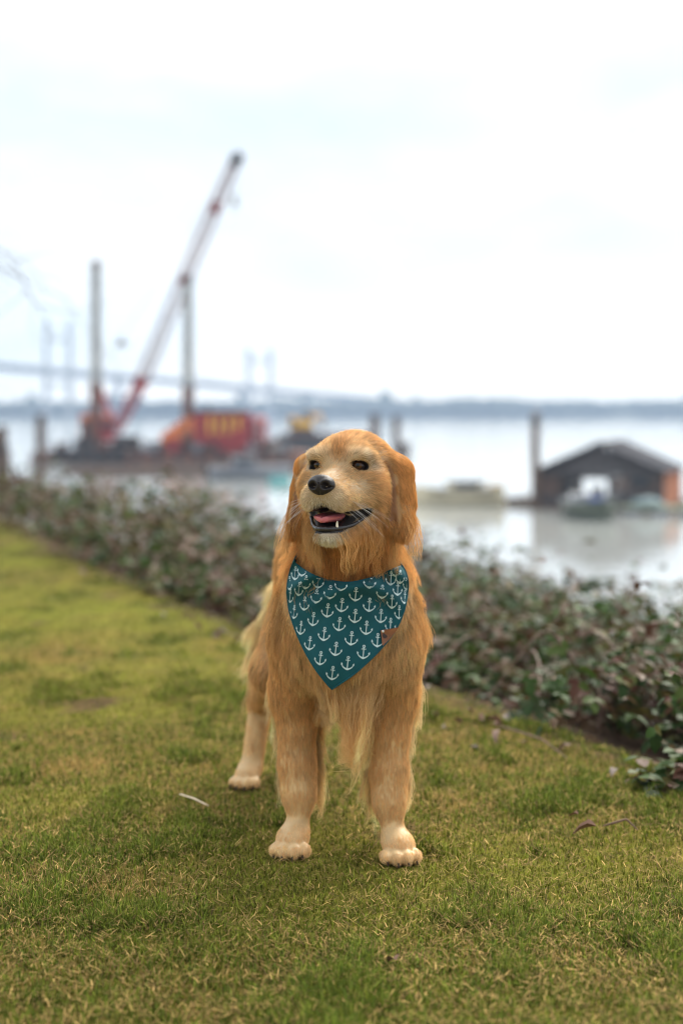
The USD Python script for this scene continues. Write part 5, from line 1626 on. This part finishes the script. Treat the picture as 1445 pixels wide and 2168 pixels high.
def leaf_mesh(length=1.0, width=0.62, fold=0.25, curl=0.2, seed=0):
    """One leaflet along +y with a folded midrib, toothed edge and drooping tip."""
    n = 7
    t = np.linspace(0, 1, n)
    w = width * 0.5 * np.sin(np.pi * t ** 0.8) ** 0.85 * (1 + 0.09 * np.cos(np.arange(n) * np.pi))
    w[0] = w[-1] = 0.0
    z = -curl * t ** 2 * 0.5
    mid = np.stack([0 * t, t * length, z + 0.02], 1)
    L = np.stack([-w, t * length, z + fold * w], 1)
    R = np.stack([w, t * length, z + fold * w], 1)
    V = np.vstack([mid, L[1:-1], R[1:-1]])
    F = []
    l0, r0 = n, n + n - 2
    F += [[0, l0, 1][::-1], [0, 1, r0][::-1]]
    for k in range(n - 3):
        F += [[l0 + k, l0 + k + 1, k + 2][::-1], [l0 + k, k + 2, k + 1][::-1], [k + 1, k + 2, r0 + k + 1][::-1], [k + 1, r0 + k + 1, r0 + k][::-1]]
    F += [[l0 + n - 3, n - 1, n - 2][::-1], [n - 2, n - 1, r0 + n - 3][::-1]]
    return V, np.array(F)


LEAF_COLS = [(0.0, (0.016, 0.030, 0.008)), (0.24, (0.026, 0.052, 0.011)), (0.42, (0.044, 0.085, 0.016)), (0.56, (0.075, 0.085, 0.020)), (0.66, (0.10, 0.080, 0.020)), (0.74, (0.075, 0.026, 0.018)),
             (0.86, (0.085, 0.042, 0.024)), (0.96, (0.12, 0.08, 0.05)), (1.0, (0.22, 0.16, 0.12))]


def leaf_material(name, source):
    nodes = {'o': (source[0], {}), 'g': ('geometry', {}), 'r': ('rgb_ramp', {'ramp': LEAF_COLS, 'interpolate': True}),
             'pale': ('mix', {'mix_type': 'mix', 'fac': 0.3, 'color2': (0.12, 0.14, 0.08)}), 'side': ('mix', {'mix_type': 'mix'}),
             'p': ('principled_bsdf', {'roughness': 0.5, 'specular_ior_level': 0.13}), 't': ('translucent_bsdf', {}), 'm': ('mix_closure', {'fac': 0.2})}
    links = [(source[1], 'r.fac'), ('r.color', 'pale.color1'), ('g.backfacing', 'side.fac'), ('r.color', 'side.color1'), ('pale.color', 'side.color2'),
             ('side.color', 'p.base_color'), ('r.color', 't.color'), ('p.BSDF', 'm.closure1'), ('t.BSDF', 'm.closure2')]
    return usdkit.material(stage, '/World/Looks/' + name, nodes, links, surface='m.closure')


leaf_mat = leaf_material('bramble_leaf', ('object_info', 'o.random'))
GREEN_COLS = LEAF_COLS
LEAF_COLS = [(0.0, (0.045, 0.040, 0.018)), (0.3, (0.075, 0.050, 0.026)), (0.5, (0.10, 0.055, 0.034)), (0.7, (0.085, 0.050, 0.028)), (1.0, (0.13, 0.085, 0.050))]
brown_leaf_mat = leaf_material('withered_leaf', ('object_info', 'o.random'))
cane_mat = mat('bramble_cane', (0.12, 0.060, 0.036), rough=0.55, spread=0.4, scale=30)
dead_mat = leaf_material('dead_leaf', ('object_info', 'o.random')) if False else mat('dead_leaf', (0.22, 0.14, 0.10), rough=0.8, spread=0.45, scale=25)


def rot_between(az, tilt, spin):
    """Rotation matrices (n, 3, 3): spin about the leaf's own axis, tilt down from level, then turn to az."""
    c, s = np.cos, np.sin
    n = len(az)
    Rz = np.zeros((n, 3, 3)); Rz[:, 0, 0] = c(az); Rz[:, 0, 1] = -s(az); Rz[:, 1, 0] = s(az); Rz[:, 1, 1] = c(az); Rz[:, 2, 2] = 1
    Rx = np.zeros((n, 3, 3)); Rx[:, 1, 1] = c(tilt); Rx[:, 1, 2] = -s(tilt); Rx[:, 2, 1] = s(tilt); Rx[:, 2, 2] = c(tilt); Rx[:, 0, 0] = 1
    Ry = np.zeros((n, 3, 3)); Ry[:, 0, 0] = c(spin); Ry[:, 0, 2] = s(spin); Ry[:, 2, 0] = -s(spin); Ry[:, 2, 2] = c(spin); Ry[:, 1, 1] = 1
    return Rz @ Rx @ Ry


def sprig(seed):
    r = np.random.default_rng(seed)
    parts = []
    for k in range(3):
        V, F = leaf_mesh(1.0, r.uniform(0.55, 0.72), r.uniform(0.1, 0.4), r.uniform(0.1, 0.5))
        sc = r.uniform(0.8, 1.1) * (1.0 if k == 1 else 0.85)
        R = rot_between(np.array([(k - 1) * 1.15 + r.normal() * 0.12]), np.array([r.normal() * 0.22]), np.array([r.normal() * 0.3]))[0]
        parts.append(trimesh.Trimesh((V * sc) @ R.T + np.array([(1 - k) * -0.05, 0.28 if k == 1 else 0.12, 0]), F, process=False))
    parts.append(tube([(0, -0.55, -0.12), (0, -0.2, -0.02), (0, 0.3, 0)], [0.022, 0.018, 0.012], 3, False))
    return join(parts)


def thicket_height(x, y, s):
    p = np.stack([x, y, 0 * x], -1)
    base = 0.05 + 0.22 * np.clip((s + 0.1) / 1.1, 0, 1) ** 0.8 + 0.22 * np.clip((s - 0.8) / 2.5, 0, 1)
    base = base + 0.20 * np.clip((y - 6.5) / 4, 0, 1)
    return base * (0.30 + 1.25 * meshkit.fbm(p * 0.9, 3, 17)) + 0.30 * (meshkit.fbm(p * 2.6, 3, 19) - 0.5)


bramble = thing('bramble_thicket', 'tangled bramble thicket with dark green and reddish leaves along the bank', 'brambles')
# places: denser near by, spread through the upper part of the thicket
N = 72000
u = rb.random(N)
D = 2.9 * (30.0 / 2.9) ** u ** 1.15
x = rb.uniform(-0.36, 0.36, N) * D
s = bank_s(x, D)
h = thicket_height(x, D, s)
edge_p = np.clip((s + 0.10 + 0.75 * (meshkit.fbm(np.stack([x * 2.5, D * 2.5, 0 * x], -1), 3, 5) - 0.5)) / 0.3, 0, 1)
patch = meshkit.fbm(np.stack([x * 1.7, D * 1.7, 0 * x], -1), 3, 91)
keep = (s > -0.2) & (rb.random(N) < np.clip((patch - 0.30) * 4.5, 0.12, 1)) & (s < 7.5) & (rb.random(N) < edge_p) & (h > 0.05)
x, D, s, h = x[keep], D[keep], s[keep], h[keep]
n = len(x)
lev = 1 - rb.random(n) ** 1.3 * 0.85
over = rb.random(n) < 0.10
zz = ground_z(x, D, s) + h * lev + np.where(over, 0.24 * rb.random(n), 0)
size = rb.uniform(0.026, 0.052, n) * (1 + 0.02 * D)
az, tilt, spin = rb.uniform(0, 2 * np.pi, n), rb.normal(-0.25, 0.40, n), rb.normal(0, 0.4, n)
order = np.argsort(D + 0.6 * np.abs(x - 0.9) + 2.0 * (1 - lev))
inview = (np.abs(x / D) < 0.24)
near_ids = [i for i in order if inview[i] and lev[i] > 0.45][:98]
rest = np.setdiff1d(np.arange(n), near_ids)
R = rot_between(az, tilt, spin)
quat_from = trimesh.transformations.quaternion_from_matrix
leaf_defs = []
for i in near_ids:
    rr = np.random.default_rng(9000 + i)
    for k in range(3):
        V, F = leaf_mesh(1.0, rr.uniform(0.55, 0.72), rr.uniform(0.1, 0.4), rr.uniform(0.1, 0.5))
        Rk = rot_between(np.array([(k - 1) * 1.15 + rr.normal() * 0.12]), np.array([rr.normal() * 0.22]), np.array([rr.normal() * 0.3]))[0]
        V = (V * rr.uniform(0.8, 1.1) * (1.0 if k == 1 else 0.85)) @ Rk.T + np.array([(k - 1) * 0.05, 0.28 if k == 1 else 0.12, 0])
        obj('leaf', ((V * size[i]) @ R[i].T + np.array([x[i], D[i], zz[i]]), F), leaf_mat, bramble)
fol = UsdGeom.PointInstancer.Define(stage, str(bramble.GetPath()) + '/foliage')
tag(fol.GetPrim(), kind='stuff')
protos = []
for k in range(10):
    pth = str(fol.GetPath()) + f'/sprig_{k:03d}'
    usdkit.mesh(stage, pth, sprig(400 + k), leaf_mat if k < 7 else brown_leaf_mat)
    protos.append(pth)
fol.CreatePrototypesRel().SetTargets(protos)


def quats(Rm):
    w = np.sqrt(np.maximum(0, 1 + Rm[:, 0, 0] + Rm[:, 1, 1] + Rm[:, 2, 2])) / 2
    xq = np.sqrt(np.maximum(0, 1 + Rm[:, 0, 0] - Rm[:, 1, 1] - Rm[:, 2, 2])) / 2 * np.sign(Rm[:, 2, 1] - Rm[:, 1, 2])
    yq = np.sqrt(np.maximum(0, 1 - Rm[:, 0, 0] + Rm[:, 1, 1] - Rm[:, 2, 2])) / 2 * np.sign(Rm[:, 0, 2] - Rm[:, 2, 0])
    zq = np.sqrt(np.maximum(0, 1 - Rm[:, 0, 0] - Rm[:, 1, 1] + Rm[:, 2, 2])) / 2 * np.sign(Rm[:, 1, 0] - Rm[:, 0, 1])
    return Vt.QuathArray([Gf.Quath(float(a), float(b), float(c), float(d)) for a, b, c, d in zip(w, xq, yq, zq)])


fol.CreatePositionsAttr(Vt.Vec3fArray.FromNumpy(np.stack([x, D, zz], 1)[rest].astype(np.float32)))
fol.CreateOrientationsAttr(quats(R[rest]))
fol.CreateScalesAttr(Vt.Vec3fArray.FromNumpy(np.repeat(size[rest, None], 3, 1).astype(np.float32)))
fol.CreateProtoIndicesAttr(Vt.IntArray.FromNumpy(np.where(rb.random(len(rest)) < np.clip(0.10 + 0.05 * (D[rest] - 5) + 0.8 * (0.55 - lev[rest]), 0.05, 0.55), rb.integers(7, 10, len(rest)), rb.integers(0, 7, len(rest))).astype(np.int32)))
print('sprigs', len(rest))
# arching canes
made = 0
while made < 70:
    y0 = rb.uniform(3.0, 9.0)
    x0 = rb.uniform(-0.30, 0.30) * y0
    s0 = float(bank_s(np.array([x0]), np.array([y0]))[0])
    if not (0.0 < s0 < 3.0):
        continue
    a = rb.uniform(0, 2 * np.pi)
    if made < 22:
        a = rb.uniform(0.6, 2.4)
    Lc = rb.uniform(0.35, 0.8)
    hh = float(thicket_height(np.array([x0]), np.array([y0]), np.array([s0]))[0]) + rb.uniform(-0.08, 0.12)
    t = np.linspace(0, 1, 9)
    px_, py_ = x0 + np.cos(a) * Lc * t + 0.05 * np.sin(t * 5 + a), y0 + np.sin(a) * Lc * t
    z0 = float(ground_z(np.array([x0]), np.array([y0]))[0])
    z1 = ground_z(px_, py_)[-1] + 0.02
    pz_ = z0 * (1 - t) + z1 * t + hh * 4 * t * (1 - t) * 0.95
    obj('cane', tube(np.stack([px_, py_, pz_], 1), np.linspace(0.0042, 0.0018, 9), 6), cane_mat, bramble, smooth=True)
    made += 1
# dead leaves and sticks lying along the edge
r = np.random.default_rng(66)
grp = 'dead leaves along the edge of the lawn'
k = 0
while k < 60:
    y0 = r.uniform(3.0, 6.3)
    x0 = np.interp(y0, EDGE[:, 1], EDGE[:, 0]) + r.normal(-0.03, 0.16)
    if abs(x0 / y0) > 0.235:
        continue
    V, F = leaf_mesh(1.0, r.uniform(0.5, 0.7), r.uniform(0.5, 1.1), r.uniform(0.4, 1.2))
    Rm = rot_between(np.array([r.uniform(0, 6.28)]), np.array([r.normal() * 0.25]), np.array([r.normal() * 0.5]))[0]
    V = (V - [0, 0.5, 0]) * r.uniform(0.022, 0.045) @ Rm.T
    z0 = float(ground_z(np.array([x0]), np.array([y0]))[0])
    m_ = [dead_mat, mat('dead_leaf_grey', (0.22, 0.175, 0.15), rough=0.8, spread=0.4, scale=25), mat('dead_leaf_brown', (0.15, 0.075, 0.045), rough=0.8, spread=0.4, scale=25)][k % 3] if k < 3 else MATS3[k % 3]
    if k < 3:
        MATS3 = (globals().get('MATS3') or []) + [m_]
    V = V + np.array([0, 0, -V[:, 2].min() + 0.006])
    d = obj('dead_leaf', (V, F), m_, None, label=('small pinkish brown dead leaf lying where the lawn meets the brambles', 'small grey dead leaf lying where the lawn meets the brambles', 'small dark brown dead leaf lying where the lawn meets the brambles')[k % 3], cat='leaf', group=('pinkish brown dead leaves at the bramble edge', 'grey dead leaves at the bramble edge', 'dark brown dead leaves at the bramble edge')[k % 3])
    place(d, (x0, y0, z0))
    k += 1
stick_mat = mat('pale_stick', (0.62, 0.50, 0.36), rough=0.8, spread=0.2, scale=60)


def on_lawn(px, py):
    y = 0.84 * PXF / (py - HZ)
    return np.array([(px - CX) / PXF * y, y, float(ground_z(np.array([(px - CX) / PXF * y]), np.array([y]))[0])])


a, b = on_lawn(381, 1695), on_lawn(441, 1717)
tw = obj('twig', tube([a + [0, 0, 0.016], (a + b) / 2 + [0.001, 0.001, 0.0165], b + [0, 0, 0.013]], [0.0019, 0.0022, 0.0015], 7), stick_mat, None, smooth=True, label='pale bare twig lying on the lawn left of the dog', cat='twig')
bark_mat = mat('bark', (0.14, 0.085, 0.055), rough=0.9, spread=0.4, scale=40, bump=0.002)
for (q0, q1, lab) in (((1275, 1758), (1350, 1764), 'thin dark bent twig on the lawn at the right'), ((1040, 1535), (1200, 1610), 'long thin brown stick lying against the bramble edge')):
    a, b = on_lawn(*q0), on_lawn(*q1)
    a[2] += 0.012
    b[2] += 0.012
    mid1, mid2 = a * 0.65 + b * 0.35 + [0, 0, 0.010], a * 0.3 + b * 0.7 + [0.0, 0.012, 0.016]
    obj('twig', tube([a, mid1, mid2, b], [0.0015, 0.0028, 0.0024, 0.001], 6), bark_mat, None, smooth=True, label=lab, cat='twig')
for (q, sc, turn, m_, lab) in (((1235, 1778), 0.050, 1.3, MATS3[2], 'dark brown curled leaf on the lawn at the right'), ((830, 2062), 0.028, 0.4, MATS3[2], 'small dark red brown leaf in the grass below the dog'),
                               ((1412, 1648), 0.030, 2.0, MATS3[1], 'pale dry leaf on the grass at the right edge'), ((1298, 1640), 0.030, 2.6, MATS3[1], 'grey leaf on the lawn below the brambles'),
                               ((1213, 1738), 0.024, 0.9, MATS3[2], 'small brown leaf above the dark twig')):
    V, F = leaf_mesh(1.0, 0.6, 0.8, 0.9)
    c_, s_ = math.cos(turn), math.sin(turn)
    V = (V - [0, 0.5, 0]) * sc @ np.array([[c_, -s_, 0], [s_, c_, 0], [0, 0, 1]]).T
    V = V + np.array([0, 0, -V[:, 2].min() + 0.010])
    place(obj('fallen_leaf', (V, F), m_, None, label=lab, cat='leaf'), on_lawn(*q))
